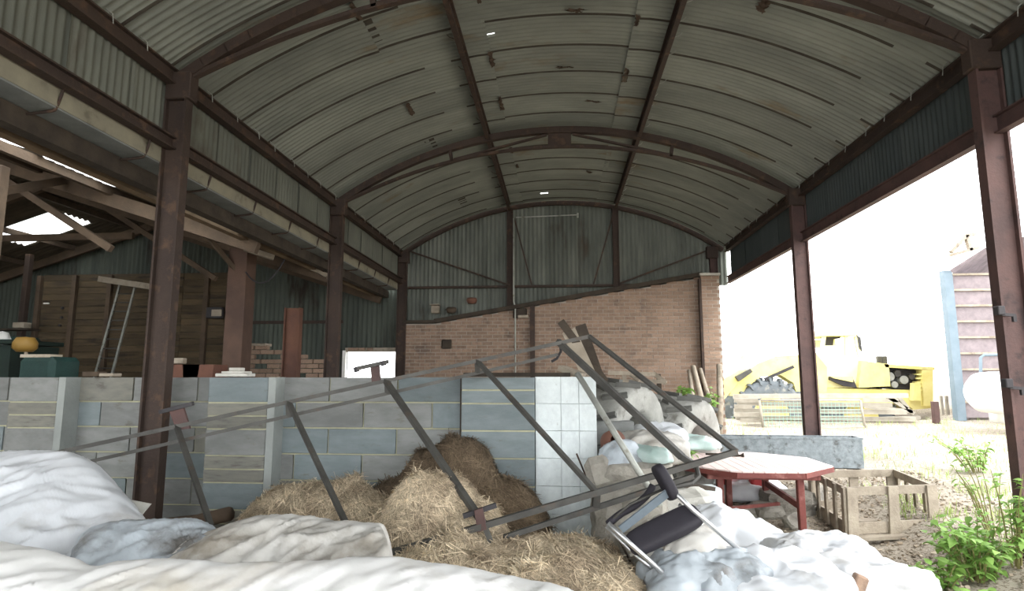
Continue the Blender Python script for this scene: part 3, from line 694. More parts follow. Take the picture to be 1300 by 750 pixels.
# along the wall top
def onwall(px, w, h, d, nm, m, lb, cat, y=5.36):
    c = P(px, 478, y); return MB().box((c.x, y, 1.5 + h / 2 + .001), (w, d, h), None, .006).one(nm, m, lb, cat)
onwall(120, .16, .045, .12, 'offcut', M_YEL2 if 0 else M_TIMBER, 'small yellowish offcut lying on block wall left of first column', 'offcut')
onwall(140, .14, .03, .12, 'offcut', M_GREYWOOD, 'small grey offcut lying on block wall under the ladder', 'offcut')
t = thing('roof_tile_stack', 'flat pale slabs stacked on block wall right of the red-brown heap', 'slabs', (P(300, 470, 5.36).x, 5.36, 1.5))
cx = P(299, 478, 5.36).x
MB().box((cx, 5.36, 1.515), (.30, .16, .03), None, .005).part(t, 'slab', M_PLATE); MB().box((cx + .01, 5.36, 1.54), (.22, .14, .018), None, .004).part(t, 'slab', M_PLATE)
MB().box((cx + .01, 5.36, 1.566), (.10, .1, .03), None, .004).part(t, 'slab', M_PLATE)
# red heap and brick pile beyond the wall
def heap(nm, c, r, m, lb, cat, seed=1, h=.5):
    b = MB(); cx, cy, cz = c
    b.grid(lambda u, v: (cx + r[0] * cos(2 * pi * u) * sin(pi / 2 * v) * (1 + .2 * nz3(cos(2 * pi * u) * 2, sin(2 * pi * u) * 2, seed + v * 2)), cy + r[1] * sin(2 * pi * u) * sin(pi / 2 * v) * (1 + .2 * nz3(cos(2 * pi * u) * 2, sin(2 * pi * u) * 2, seed + v * 2)),
           cz + r[2] * cos(pi / 2 * v) * (1 + .25 * nz3(cos(2 * pi * u) * 3, v * 4, seed))), 28, 10, True)
    return b.one(nm, m, lb, cat, sm=True)
for px, w, lb in ((240, .55, 'leftmost of the stacked orange troughs behind block wall'), (262, .45, 'right one of the orange troughs behind block wall')):
    c = P(px, 470, 8.2); zt = P(px, 463, 8.2).z
    b = MB(); b.prism([(c.x - w / 2 * .8, 8.0, zt - .5), (c.x + w / 2 * .8, 8.0, zt - .5), (c.x + w / 2, 8.0, zt), (c.x - w / 2, 8.0, zt)], (0, 1, 0), .35)
    b.box((c.x, 8.17, (zt - .5) / 2), (w * .7, .3, zt - .5)); b.one('clay_trough', M_ORANGE, lb, 'trough')
c = P(232, 463, 8.3); MB().box((c.x - .05, 8.3, P(232, 458, 8.3).z), (.16, .1, .08), None, .01).one('offcut', M_GREYWOOD, 'pale offcut resting on orange trough behind block wall', 'offcut')
# loose brick pile behind wall, px 305-415
t = thing('brick_stack', 'untidy stack of old red bricks behind the block wall, below dark cladding', 'bricks', (P(350, 475, 9.8).x, 9.8, .15))
bs = unit_box('brick', M_BRICK, .03)
x0, x1 = P(308, 478, 9.8).x, P(415, 478, 9.8).x
MB().box(((x0 + x1) / 2, 9.95, .75), (x1 - x0, .25, 1.3)).part(t, 'core', M_BRICKMORTAR)
for r in range(9):
    x = x0 + (r % 2) * .11
    zt = 1.36 + r * .078
    lim = x1 if r < 6 else x0 + .9 - (r - 6) * .25
    while x < lim:
        if random.random() > .08: inst(t, 'brick', bs, (x + .1, 9.78 + random.uniform(-.03, .03), zt), rot=(0, 0, random.uniform(-.1, .1)), scale=(.21, .10, .068))
        x += .225
c = P(322, 446, 9.8); MB().box((c.x, 9.8, 2.03), (.5, .25, .04)).one('plank_offcut', M_GREYWOOD, 'short pale board on top of the red brick stack', 'board')

# ================================================================== foreground: wrapped bales and sheets
def sack(name, c, r, m, lb, cat, rot=0.0, seed=0, e=0.75, wr=.05, nu=72, nv=36, tilt=0.0, group=None, fold=(1, 3), dent=.12, flat=.35):
    """soft bag: superellipsoid flattened underneath, wrinkled along folds"""
    c = Vector(c); R = Matrix.Rotation(rot, 3, 'Z') @ Matrix.Rotation(tilt, 3, 'Y'); b = MB()
    sp = lambda v, p: math.copysign(abs(v) ** p, v)
    def fn(u, v):
        th = 2 * pi * u; ph = -pi / 2 + pi * v
        d = Vector((sp(cos(ph), e) * sp(cos(th), e), sp(cos(ph), e) * sp(sin(th), e), sp(sin(ph), e)))
        if d.z < 0: d.z *= flat
        p = Vector((d.x * r[0], d.y * r[1], d.z * r[2]))
        q = Vector((p.x * fold[0], p.y * fold[1], p.z * fold[0])) * 2.2
        n1 = noise.noise(q + Vector((seed, 0, 0))); n2 = noise.noise(q * 2.3 + Vector((0, seed, 0))); n3 = noise.noise(p * 2.2 + Vector((seed, seed, 0)))
        n4 = noise.noise(q * 5.1 + Vector((3, 0, seed)))
        k = wr * ((1 - abs(n1) * 2.6) * .9 + (1 - abs(n2) * 2.6) * .6 + (1 - abs(n4) * 2.4) * .25) + dent * n3 * min(r)
        return c + R @ (p + d.normalized() * k * (1 if d.z > -.2 else .3))
    b.grid(fn, nu, nv, True)
    return b.one(name, m, lb, cat, group, sm=True)

def ridged(p, s): return (1 - 2.2 * abs(noise.noise(p * s)))
def drape(name, ridge, m, lb, front, drop, back=.5, wr=.04, seed=0, nu=110, nv=60, pw=1.7, dirx=-.4, fs=3.2, cat='sheet', thick=.0):
    """sheet lying over something: ridge (points), falls forward by drop over the distance front, and behind"""
    b = MB()
    def fn(u, v):
        p = path_at(ridge, u)
        if v < .3:
            t = 1 - v / .3; off = Vector((0, back * t, -drop * .9 * t ** 1.6)); tt = t
        else:
            t = (v - .3) / .7; off = Vector((-dirx * t * .3, -front * t, -drop * t ** pw)); tt = t
        q = p + off
        s = Vector((q.x * 1.0 + q.y * dirx, (q.y - q.x * dirx) * .35, q.z * .5)) * 1.0 + Vector((seed, seed * .3, 0))
        a = ridged(s, fs) * .5 + ridged(s + Vector((5, 1, 2)), fs * 2.1) * .34 + ridged(s + Vector((1, 7, 2)), fs * 4.7) * .16
        a2 = noise.noise(q * 1.7 + Vector((seed, 3, 1)))
        k = wr * 1.35 * a * min(1, .35 + 3 * abs(v - .3)) + .07 * a2 * min(1, tt + .2)
        edge = min(1, u / .04, (1 - u) / .04)
        return q + Vector((0, -k * .35, k * .8 - (1 - edge) * drop * .5))
    b.grid(fn, nu, nv)
    o = b.one(name, m, lb, cat, sm=True); return o
S1 = [P(-150, 600, 3.45), P(-60, 582, 3.45), P(-5, 577, 3.45), P(40, 573, 3.45), P(78, 574, 3.45), P(105, 584, 3.42), P(128, 612, 3.4), P(150, 640, 3.35), P(172, 662, 3.3), P(182, 690, 3.25)]
sh1 = drape('plastic_sheet', S1, M_SHEET, 'big smooth white plastic sheet mounded over a bale at lower left', .95, .52, .5, .055, 3, dirx=-.55, fs=5.2, nu=150, nv=80, pw=1.3)
S2 = [P(92, 700, 2.95), P(112, 674, 3.0), P(150, 664, 3.05), P(190, 662, 3.05), P(230, 660, 3.1), P(262, 672, 3.05), P(275, 700, 3.0)]
drape('plastic_bag', S2, M_BAG, 'crumpled blue-white plastic bag between big sheet and pale sack', .5, .30, .3, .05, 8, dirx=-1.2, fs=6.5, nu=100, nv=50, cat='bag', pw=1.4)
S3 = [P(196, 722, 2.85), P(232, 692, 2.95), P(280, 671, 3.0), P(325, 659, 3.05), P(372, 656, 3.05), P(420, 663, 3.05), P(460, 668, 3.05), P(484, 672, 3.05), P(476, 700, 3.0)]
sh3 = drape('white_sack', S3, M_SHEET_D, 'long dirty white sack with earth smears lying before the hay', .55, .26, .25, .045, 15, dirx=-.9, fs=6.0, nu=130, nv=60, cat='sack', pw=1.5)
S4 = [P(-220, 690, 2.35), P(-60, 688, 2.35), P(0, 694, 2.35), P(60, 706, 2.35), P(110, 722, 2.35), P(150, 716, 2.38), P(210, 712, 2.4), P(300, 716, 2.4), P(400, 713, 2.4), P(480, 711, 2.4), P(560, 720, 2.4), P(630, 731, 2.38), P(700, 744, 2.3), P(760, 765, 2.2)]
sh4 = drape('plastic_sheet', S4, mat('bright_white_sheet', (228, 228, 227), (214, 214, 211), (176, 168, 152), s1=2, s3=1.2, t3=.62, rough=.5, bump=.15, sb=16, soft3=.1), 'wide white sheet across the very bottom of photo, nearest the camera', .7, .42, .35, .035, 22, dirx=-.7, fs=5.5, nu=190, nv=60)
# the bales inside
MB().box((-2.5, 3.15, .3), (1.6, .8, .58), None, .06).part(sh1, 'bale_core', M_HAYCORE)
MB().box((-.9, 2.85, .25), (1.6, .4, .48), None, .06).part(sh3, 'bale_core', M_HAYCORE)
MB().box((-.8, 2.05, .24), (3.0, .4, .46), None, .06).part(sh4, 'bale_core', M_HAYCORE)
# pale flap of board sticking up by the first column
b = MB(); q = [P(148, 650, 3.7), P(160, 634, 3.7), P(191, 640, 3.65), P(176, 658, 3.6)]; b.prism(q, (0, 1, .1), .012)
b.one('board_flap', M_PLATE, 'torn pale flap poking up at foot of first column', 'flap')
MB().tube([P(196, 668, 4.75), P(250, 662, 4.75), P(292, 652, 4.7)], .055, 8).one('pole', M_TIMBER, 'brown pole lying at foot of block wall behind the bag', 'pole', sm=True)

# ---------------------------------------------------------------- hay
def hay(name, lobes, lb, strand_m, seed, box, nstr, core=M_HAYCORE):
    """lobes: (x, y, rx, ry, h)"""
    rnd = random.Random(seed)
    def H(x, y):
        z = 0
        for (cx, cy, rx, ry, h) in lobes:
            d = ((x - cx) / rx) ** 2 + ((y - cy) / ry) ** 2
            if d < 1: z += (h * (1 - d ** 1.4) ** .6) ** 5
        z = z ** .2
        if z > 0.01: z += .06 * nz3(x * 4, y * 4, seed) + .035 * nz3(x * 11, y * 11, seed) - .03
        return z
    x0, x1, y0, y1 = box
    t = thing(name, lb, 'hay', ((x0 + x1) / 2, (y0 + y1) / 2, zg((x0 + x1) / 2, (y0 + y1) / 2)))
    nx, ny = int((x1 - x0) / .03), int((y1 - y0) / .03)
    b = MB(); b.grid(lambda u, v: (x0 + (x1 - x0) * u, y0 + (y1 - y0) * v, max(H(x0 + (x1 - x0) * u, y0 + (y1 - y0) * v), -.05)), nx, ny)
    b.f = [f for f in b.f if max(b.v[i][2] for i in f) > .005]
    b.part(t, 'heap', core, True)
    s = MB(); k = 0; tries = 0
    while k < nstr and tries < nstr * 4:
        tries += 1
        x, y = rnd.uniform(x0, x1), rnd.uniform(y0, y1); z = H(x, y)
        if z < .03: continue
        k += 1
        e = .02; nx_ = Vector((H(x - e, y) - H(x + e, y), H(x, y - e) - H(x, y + e), 2 * e)).normalized()
        flow = noise.noise(Vector((x * 1.6, y * 1.6, seed + 9))) * 3.5
        a = flow + rnd.gauss(0, .9); L = rnd.uniform(.07, .26)
        d = Vector((cos(a), sin(a), 0)); d = (d - nx_ * d.dot(nx_)).normalized()
        if rnd.random() < .5: dn = Vector((nx_.x, nx_.y, -.6)); d = (d * .6 + dn).normalized(); d = (d - nx_ * d.dot(nx_) * .8).normalized()
        p = Vector((x, y, z + rnd.uniform(-.004, .014))); w = rnd.uniform(.0013, .0028)
        sd = d.cross(nx_).normalized() * w; lift = nx_ * rnd.uniform(0, .035); cv = d.cross(nx_) * rnd.uniform(-.03, .03)
        q = [p - d * L / 2, p + lift * .8 + cv, p + d * L / 2 + nx_ * rnd.uniform(-.01, .02)]
        s.add([q[0] - sd, q[0] + sd, q[1] - sd, q[1] + sd, q[2] - sd * .4, q[2] + sd * .4], [(0, 1, 3, 2), (2, 3, 5, 4)])
    s.part(t, 'straw', strand_m, stuff=True)
    return t
cA = P(400, 625, 4.6); cB = P(588, 600, 4.85); cC = P(560, 650, 4.3)
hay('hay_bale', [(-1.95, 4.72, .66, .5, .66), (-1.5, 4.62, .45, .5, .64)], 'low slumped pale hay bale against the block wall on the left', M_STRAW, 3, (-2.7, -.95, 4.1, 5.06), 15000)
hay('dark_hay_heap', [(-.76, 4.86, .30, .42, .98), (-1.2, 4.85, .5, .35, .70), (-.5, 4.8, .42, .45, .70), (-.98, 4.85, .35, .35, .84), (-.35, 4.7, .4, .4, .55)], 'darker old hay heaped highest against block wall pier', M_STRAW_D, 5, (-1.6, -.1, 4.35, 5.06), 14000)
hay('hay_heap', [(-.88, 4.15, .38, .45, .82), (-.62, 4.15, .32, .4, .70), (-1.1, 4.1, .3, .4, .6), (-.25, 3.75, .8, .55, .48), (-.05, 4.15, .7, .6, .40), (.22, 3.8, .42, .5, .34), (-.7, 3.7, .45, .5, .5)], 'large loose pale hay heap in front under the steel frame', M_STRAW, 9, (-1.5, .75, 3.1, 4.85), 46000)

# ---------------------------------------------------------------- long steel frame
A0, A1 = P(60, 577, 4.35), P(748, 427, 5.0)
B0, B1 = P(60, 598, 4.35), P(708, 450, 5.0)
C0, C1 = P(457, 713, 3.60), P(935, 573, 4.25)
D0, D1 = P(640, 682, 3.85), P(880, 604, 4.2)
fr = thing('grain_conveyor', 'long grey tubular steel conveyor frame lying aslant over the hay and block wall', 'frame', (-.6, 4.4, .4))
def onl(a, b, px):       # point of the 3D line that shows at column px
    best = min(range(401), key=lambda i: abs(650 + FPX * ((lerp(a, b, i / 400) - EYE).dot(Rt)) / ((lerp(a, b, i / 400) - EYE).dot(Fw)) - px))
    return lerp(a, b, best / 400)
for nm, p, q, r in (('top_rail', A0, A1, .017), ('lower_rail', B0, B1, .015), ('top_rail', C0, C1, .019), ('lower_rail', D0, D1, .016)):
    MB().bar(p, q, r * (1.75 if p.y > 4.2 else 1.9)).part(fr, nm, M_FRAME)
def leg(pa, pb, w=.034):
    MB().bar(pa, pb, w, w * .8).part(fr, 'cross_member', M_FRAME)
leg(P(224, 540, 4.5), P(268, 668, 4.0)); leg(onl(A0, A1, 367), P(441, 668, 3.95)); leg(onl(A0, A1, 490), onl(C0, C1, 615), .042); leg(onl(A0, A1, 606), onl(C0, C1, 758))
for a, b2, t1, t2 in ((224, 544, (204, 521), (244, 512)),):
    c = onl(A0, A1, 224); MB().prism([P(214, 520, c.y), P(232, 516, c.y), P(241, 544, c.y), P(224, 546, c.y)], (0, 1, 0), .02).part(fr, 'bracket_plate', M_STEEL_RED)
    MB().bar(P(203, 523, c.y), P(245, 512, c.y), .03).part(fr, 'crossbar', M_DARKMETAL)
c = onl(A0, A1, 476)
MB().prism([P(470, 464, c.y), P(480, 462, c.y), P(482, 484, c.y), P(472, 487, c.y)], (0, 1, 0), .04).part(fr, 'bracket_plate', M_STEEL_RED)
MB().bar(P(452, 468, c.y), P(493, 459, c.y), .03).part(fr, 'crossbar', M_FRAME)
MB().tube([P(452, 466, c.y), P(453, 472, c.y)], .022, 6).part(fr, 'roller', M_DARKMETAL); MB().tube([P(486, 458, c.y), P(487, 464, c.y)], .022, 6).part(fr, 'roller', M_DARKMETAL)
for px in (367, 492, 606):
    MB().bar(onl(A0, A1, px), onl(B0, B1, px + 1), .04, .03).part(fr, 'spacer', M_FRAME)
for px in (615, 758): MB().bar(onl(C0, C1, px), onl(D0, D1, max(645, px - 2)) if px > 700 else P(624, 690, 3.8), .045, .03).part(fr, 'spacer', M_FRAME)
c = onl(C0, C1, 612)
MB().prism([P(602, 648, c.y - .02), P(612, 645, c.y - .02), P(618, 672, c.y - .02), P(606, 676, c.y - .02)], (0, 1, 0), .03).part(fr, 'bracket_plate', M_STEEL_RED)
MB().bar(P(588, 655, c.y), P(630, 641, c.y + .05), .028).part(fr, 'crossbar', M_DARKMETAL)
MB().tube([A1, C1], .021, 10).part(fr, 'end_rail', M_FRAME, label='pale grey end tube')
MB().bar(P(708, 433, 5.0), P(866, 580, 4.35), .045, .045).part(fr, 'end_rail', M_FRAME)
MB().bar(P(866, 580, 4.35), P(884, 592, 4.3), .04).part(fr, 'end_rail', M_FRAME)
MB().tube([P(711, 436, 5.0), P(712, 446, 5.0), P(707, 455, 5.0), P(700, 459, 5.0)], .012, 6).part(fr, 'handle', M_DARKMETAL)
MB().tube([P(884, 592, 4.28), P(887, 604, 4.25), P(878, 613, 4.2), P(845, 620, 4.15)], .018, 8).part(fr, 'bent_tube', M_FRAME)
MB().tube([P(733, 474, 4.95), P(838, 642, 4.35)], .024, 10).one('steel_pole', M_GALV, 'pale round pole leaning from whitewashed wall end to the rubble', 'pole', sm=True)
b = MB(); b.tube([P(732, 576, 5.02), P(742, 600, 4.9), P(800, 712, 4.1)], .008, 6); b.one('thin_rod', M_STEEL, 'thin rusty rod leaning on whitewashed wall end', 'rod')

# boards standing behind the wall end
for a, q, w, m, lb in (((712, 408), (762, 476), .07, M_DARKWOOD, 'dark slim board leftmost of bundle behind wall end'), ((722, 420), (748, 478), .13, M_GREYWOOD, 'pale grey board in middle of bundle behind wall end'),
                       ((737, 413), (758, 474), .10, M_DARKWOOD, 'dark broad board rightmost of bundle behind wall end')):
    p0, p1 = P(*a, 5.7), P(*q, 5.55) - Vector((0, .06, 0)) * (lb[0] == 'p'); p1 = p1 + (p1 - p0) * .12
    MB().bar(p0, p1, w, .03, up=(0, 1, 0)).one('leaning_board', m, lb, 'board')
b = MB().bar(P(712, 467, 5.5), P(740, 477, 5.4), .12, .05); b.one('wood_chunk', M_GREYWOOD, 'broken wood chunk on end of block wall below leaning boards', 'offcut')

# ---------------------------------------------------------------- old chair on its side
ch = thing('tubular_chair', 'overturned old chair with black pads and chrome tube legs on the rubble', 'chair', P(850, 690, 3.8))
def T(pts, r, nm, m, seg=8): MB().tube(pts, r, seg).part(ch, nm, m, True)
T([P(852, 620, 3.72), P(880, 648, 3.72), P(946, 704, 3.72)], .014, 'leg', M_CHROME)
T([P(862, 640, 3.85), P(888, 664, 3.85), P(935, 712, 3.8)], .011, 'leg', M_CHROME)
T([P(772, 664, 3.68), P(800, 690, 3.66), P(856, 740, 3.6)], .015, 'leg', M_CHROME)
T([P(770, 668, 3.8), P(808, 706, 3.78), P(850, 740, 3.7)], .011, 'leg', M_CHROME)
T([P(848, 618, 3.8), P(800, 640, 3.8), P(772, 664, 3.78)], .008, 'back_tube', M_FRAME)
T(curve([P(829, 616, 3.9), P(822, 628, 3.88), P(806, 642, 3.85), P(788, 652, 3.82), P(772, 665, 3.78)], 12), .022, 'armrest', M_BLACK, 12)
T([P(800, 705, 3.74), P(893, 660, 3.8)], .010, 'seat_rail', M_CHROME)
b = MB(); a, q = P(852, 622, 3.74), P(788, 672, 3.72); b.bar(a, q, .05, .012, up=(0, 1, .5)); b.part(ch, 'webbing_strap', M_STRAP)
def pad(p, q, w, th, nm, upv, bend=0.0):
    """padded slab from p to q"""
    p, q = Vector(p), Vector(q); d = q - p; L = d.length; d.normalize(); s = d.cross(Vector(upv)).normalized(); n = s.cross(d).normalized()
    sp = lambda v, e: math.copysign(abs(v) ** e, v)
    def fn(u, v):
        th_ = 2 * pi * u; ph = -pi / 2 + pi * v
        x = sp(sin(ph), .45) * L / 2; y = sp(cos(ph), .45) * sp(cos(th_), .6) * w / 2; z = sp(cos(ph), .45) * sp(sin(th_), .6) * th / 2
        return (p + q) / 2 + d * x + s * y + n * (z + bend * (1 - (x / (L / 2)) ** 2))
    MB().grid(fn, 32, 24, True).part(ch, nm, M_BLACK, True)
pad(P(798, 694, 3.72), P(888, 650, 3.78), .17, .085, 'seat_pad', (0, -.6, 1))
pad(P(832, 590, 3.82), P(856, 634, 3.78), .07, .17, 'backrest_pad', (0, -1, .35), .02)

# ---------------------------------------------------------------- rubble corner right of the wall
def tyre(name, c, axis, R, w, m, lb, lugs=22, cat='tyre', rim=None):
    c = Vector(c); ax = Vector(axis).normalized(); t = thing(name, lb, cat, c - Vector((0, 0, R)))
    prof = [(R * .52, -w * .42), (R * .62, -w * .5), (R * .85, -w * .52), (R * .95, -w * .44), (R * .96, -w * .2), (R * .965, 0), (R * .96, w * .2), (R * .95, w * .44), (R * .85, w * .52), (R * .62, w * .5), (R * .52, w * .42), (R * .50, 0), (R * .52, -w * .42)]
    MB().lathe(prof, c, ax, 48).part(t, 'carcass', m, True)
    u = ax.orthogonal().normalized(); v = ax.cross(u)
    for k in range(lugs * 2):
        an = 2 * pi * k / (lugs * 2); s = 1 if k % 2 else -1
        rr = u * cos(an) + v * sin(an); tg = ax.cross(rr)
        a = c + rr * R * .985 + ax * s * w * .5 ; b2 = c + (u * cos(an + .16) + v * sin(an + .16)) * R * .995 + ax * s * w * .02
        MB().bar(a, b2, R * .07, R * .07, up=rr).part(t, 'tread_lug', M_LUG)
        MB().bar(c + rr * R * .985 + ax * s * w * .49, c + rr * R * .84 + ax * s * w * .55, R * .06, R * .05, up=tg).part(t, 'tread_lug', m) if R > .8 else None
    if rim: 
        MB().lathe([(R * .5, -w * .3), (R * .5, w * .3), (R * .42, w * .1), (R * .1, w * .16), (.001, w * .16)], c, ax, 32).part(t, 'rim', rim, True)
        MB().lathe([(R * .5, w * .3), (R * .5, -w * .3), (R * .42, -w * .1), (R * .1, -w * .16), (.001, -w * .16)], c, ax, 32).part(t, 'rim', rim, True)
    return t
tyre('tractor_tyre', P(786, 562, 6.3), (.8, -.58, -.12), .62, .46, M_RUBBER, 'dusty ribbed tractor tyre leaning behind whitewashed wall end', 15)
tyre('tractor_tyre', P(862, 572, 7.0), (.8, -.58, -.12), .62, .5, M_RUBBER, 'dusty ribbed tractor tyre right of the other, before brick wall', 15)
# rotten crate on the tyres
cr = thing('broken_crate', 'broken weathered crate perched on tyres against brick wall', 'crate', P(808, 515, 7.6))
for a, q in (((772, 473), (832, 475)), ((778, 484), (846, 484)), ((792, 473), (796, 514)), ((836, 475), (838, 512)), ((798, 473), (812, 483)), ((830, 474), (845, 486)), ((795, 500), (845, 505)), ((790, 510), (830, 512))):
    MB().bar(P(*a, 7.6), P(*q, 7.5), .05, .035, up=(0, 1, 0)).part(cr, 'slat', M_GREYWOOD if a[1] != 475 else M_DARKWOOD)
for a, q, d in (((790, 506), (850, 520), 7.4), ((795, 520), (860, 540), 7.3), ((800, 534), (850, 560), 7.2)):
    MB().bar(P(*a, d), P(*q, d - .1), .06, .03).one('rotten_plank', M_GREYWOOD, {7.4: 'upper', 7.3: 'middle', 7.2: 'lowest'}[d] + ' weathered plank jammed between the two dusty tyres', 'plank', 'planks between the tyres')
# stub block wall
sw = thing('block_stub', 'low stub of pale grey blocks right of whitewashed wall end', 'wall', (P(780, 590, 5.7).x, 5.75, 0))
x0, x1 = P(752, 560, 5.65).x, P(806, 560, 5.65).x; zt = P(780, 535, 5.65).z
for r in range(5):
    z1 = zt - r * .22
    if z1 < .1: break
    for a, e in (((x0, (x0 + x1) / 2), ((x0 + x1) / 2, x1)) if r % 2 else ((x0, x1),)):
        inst(sw, 'block', blkw if (r == 0 and 0) else blk, ((a + e) / 2, 5.76, z1 - .105), scale=(e - a - .008, .2, .208))
sack('white_sack', P(828, 578, 5.3) , (.30, .26, .17), M_SHEET_D, 'white sack slumped right of the grey block stub', 'sack', .3, 4, wr=.04)
sack('white_sack', P(838, 556, 5.9), (.22, .2, .10), M_SHEET, 'small white sack bulging between the tyres and pole', 'sack', -.3, 6, wr=.04)
sack('plastic_drum', P(812, 580, 4.95), (.26, .08, .06), M_BOTTLE, 'pale green plastic wrapping lying over white sack', 'plastic', -.7, 12, wr=.03, fold=(1, 4))
sack('plastic_bag', P(788, 600, 4.9), (.16, .16, .22), M_BAG, 'grey-blue bag standing before the block stub', 'bag', .2, 13, wr=.03)
sack('rolled_sheet', P(868, 566, 6.2), (.34, .16, .08), M_BOTTLE, 'pale green-white polythene roll left of red table', 'plastic', .0, 14, wr=.03)
b = MB(); c = P(777, 562, 5.1); b.lathe([(.04, .09), (.09, .08), (.10, 0), (.07, -.1), (.03, -.12)], c, (0.2, -.8, .3), 18); b.one('clay_pot', M_ORANGE, 'small tan pot lying against grey block stub', 'pot', sm=True)
def stone(c, r, m, lb, seed, cat='stone', nm='stone', rot=0.0, group=None):
    c = Vector(c); b = MB(); R = Matrix.Rotation(rot, 3, 'Z') @ Matrix.Rotation(rot * 1.7, 3, 'X')
    def fn(u, v):
        d = Vector((cos(2 * pi * u) * cos(-pi / 2 + pi * v), sin(2 * pi * u) * cos(-pi / 2 + pi * v), sin(-pi / 2 + pi * v)))
        mx = max(abs(d.x), abs(d.y), abs(d.z)); d2 = d / (mx ** .7)
        k = 1 + .22 * noise.noise(d * 1.4 + Vector((seed, 0, 0))) + .08 * noise.noise(d * 4 + Vector((0, seed, 0)))
        return c + R @ Vector((d2.x * r[0], d2.y * r[1], d2.z * r[2])) * k
    b.grid(fn, 20, 12, True); return b.one(nm, m, lb, cat, group, sm=False)
c = P(768, 625, 4.75); 
b = MB(); b.box((c.x, c.y, c.z), (.21, .12, .55), Matrix.Rotation(-.25, 3, 'Y'), .05); b.box((c.x + .12, c.y + .05, c.z - .3), (.25, .14, .35), Matrix.Rotation(-.3, 3, 'Y'), .04); b.one('concrete_slab', M_RUBBLE, 'round-topped concrete slab tilted beside whitewashed wall end', 'slab')
stone(P(775, 700, 4.5), (.14, .1, .1), M_BRICK, 'reddish broken lump at foot of whitewashed wall end', 3)
stone(P(805, 610, 4.9), (.3, .25, .16), M_RUBBLE, 'grey heaped rubble lump below the pale green plastic', 5)
stone(P(800, 655, 4.6), (.28, .25, .22), M_RUBBLE, 'large concrete lump behind the chair', 6)
stone(P(850, 655, 4.9), (.35, .28, .22), M_PLATE, 'pale concrete lump right behind the chair legs', 7)
stone(P(865, 700, 4.2), (.22, .2, .18), M_PLATE, 'pale lump below the chair seat', 17)
stone(P(820, 700, 4.35), (.2, .2, .14), M_RUBBLE, 'grey lump showing under black chair seat', 18)
c = P(878, 640, 5.15); MB().box(c, (.44, .2, .28), Matrix.Rotation(.15, 3, 'Z'), .012).one('concrete_block', M_WHITEWASH, 'pale concrete block standing left of red table leg', 'block')
MB().bar(P(846, 612, 4.9), P(890, 617, 5.1), .3, .03).one('flat_slab', M_DARKWOOD, 'dark weathered board on the pale concrete block', 'board')
for i, (px, py, Y, r, lb) in enumerate(((1000, 645, 6.9, (.26, .2, .13), 'long tan rubble stone under right side of red table'), (975, 652, 6.7, (.16, .12, .08), 'small grey stone near back table leg'),
        (1010, 655, 6.4, (.12, .1, .06), 'flat grey stone just behind front table leg'), (945, 656, 6.6, (.3, .1, .05), 'flat kerb stone under middle of red table'), (1030, 640, 7.2, (.16, .12, .1), 'grey stone between red table and crate'))):
    c = P(px, py, Y); stone((c.x, c.y, zg(c.x, c.y) + r[2] * .7), r, M_RUBBLE, lb, 20 + i, rot=.2 * i)
# white wrapped sacks and rubble at lower right
for i, (px, py, Y, r, rot, m, lb) in enumerate((
        (905, 684, 4.5, (.26, .24, .17), .2, M_SHEET, 'large rounded white sack directly right of the chair legs'),
        (968, 697, 4.5, (.22, .22, .12), .4, M_SHEET, 'white sack lying in front of red table leg'),
        (1012, 722, 4.1, (.19, .22, .17), -.2, M_SHEET, 'lumpy white sack in middle of lower right row'),
        (1050, 708, 4.45, (.26, .20, .12), .1, M_SHEET, 'big white sack lying before the wooden crate'),
        (1085, 738, 4.0, (.40, .20, .11), -.15, M_SHEET, 'long low white sack rightmost at bottom edge'),
        (985, 745, 3.7, (.36, .20, .13), -.1, M_SHEET, 'white plastic sack in middle of bottom edge'),
        (915, 740, 3.75, (.26, .2, .16), .3, M_BAG, 'blue-grey plastic bag under ends of chair legs'),
        (870, 745, 3.7, (.24, .2, .14), -.2, M_BAG, 'crumpled blue-white bag at bottom edge beside hay'),
        (865, 700, 3.95, (.22, .2, .16), .5, M_SHEET_D, 'dirty white sack beneath the black chair seat'))):
    sack('white_sack' if m is not M_BAG else 'plastic_bag', P(px, py, Y), r, m, lb, 'sack', rot, 30 + i * 3, wr=.05, nu=80, nv=40, e=.8, fold=(1, 2.4), dent=.3)
stone(P(898, 713, 3.95), (.10, .08, .07), M_RUBBLE, 'round grey stone on bag below chair legs', 41)
stone(P(880, 725, 3.85), (.10, .08, .05), M_RUBBLE, 'flat grey stone left of round stone below chair', 42)
stone(P(1115, 740, 4.0), (.06, .05, .04), M_PLATE, 'tiny pale stone on long low sack', 44)
MB().box(P(1090, 741, 3.75), (.07, .06, .10), Matrix.Rotation(.4, 3, 'Y'), .008).one('brick_piece', M_BRICK, 'small red brick piece standing on bottom right sacks', 'brick')
c = P(1250, 745, 3.75); MB().box((c.x, c.y, zg(c.x, c.y) + .04), (.20, .14, .07), Matrix.Rotation(.3, 3, 'Z'), .015).one('concrete_block', M_PLATE, 'pale stone block at bottom right corner under weeds', 'stone')

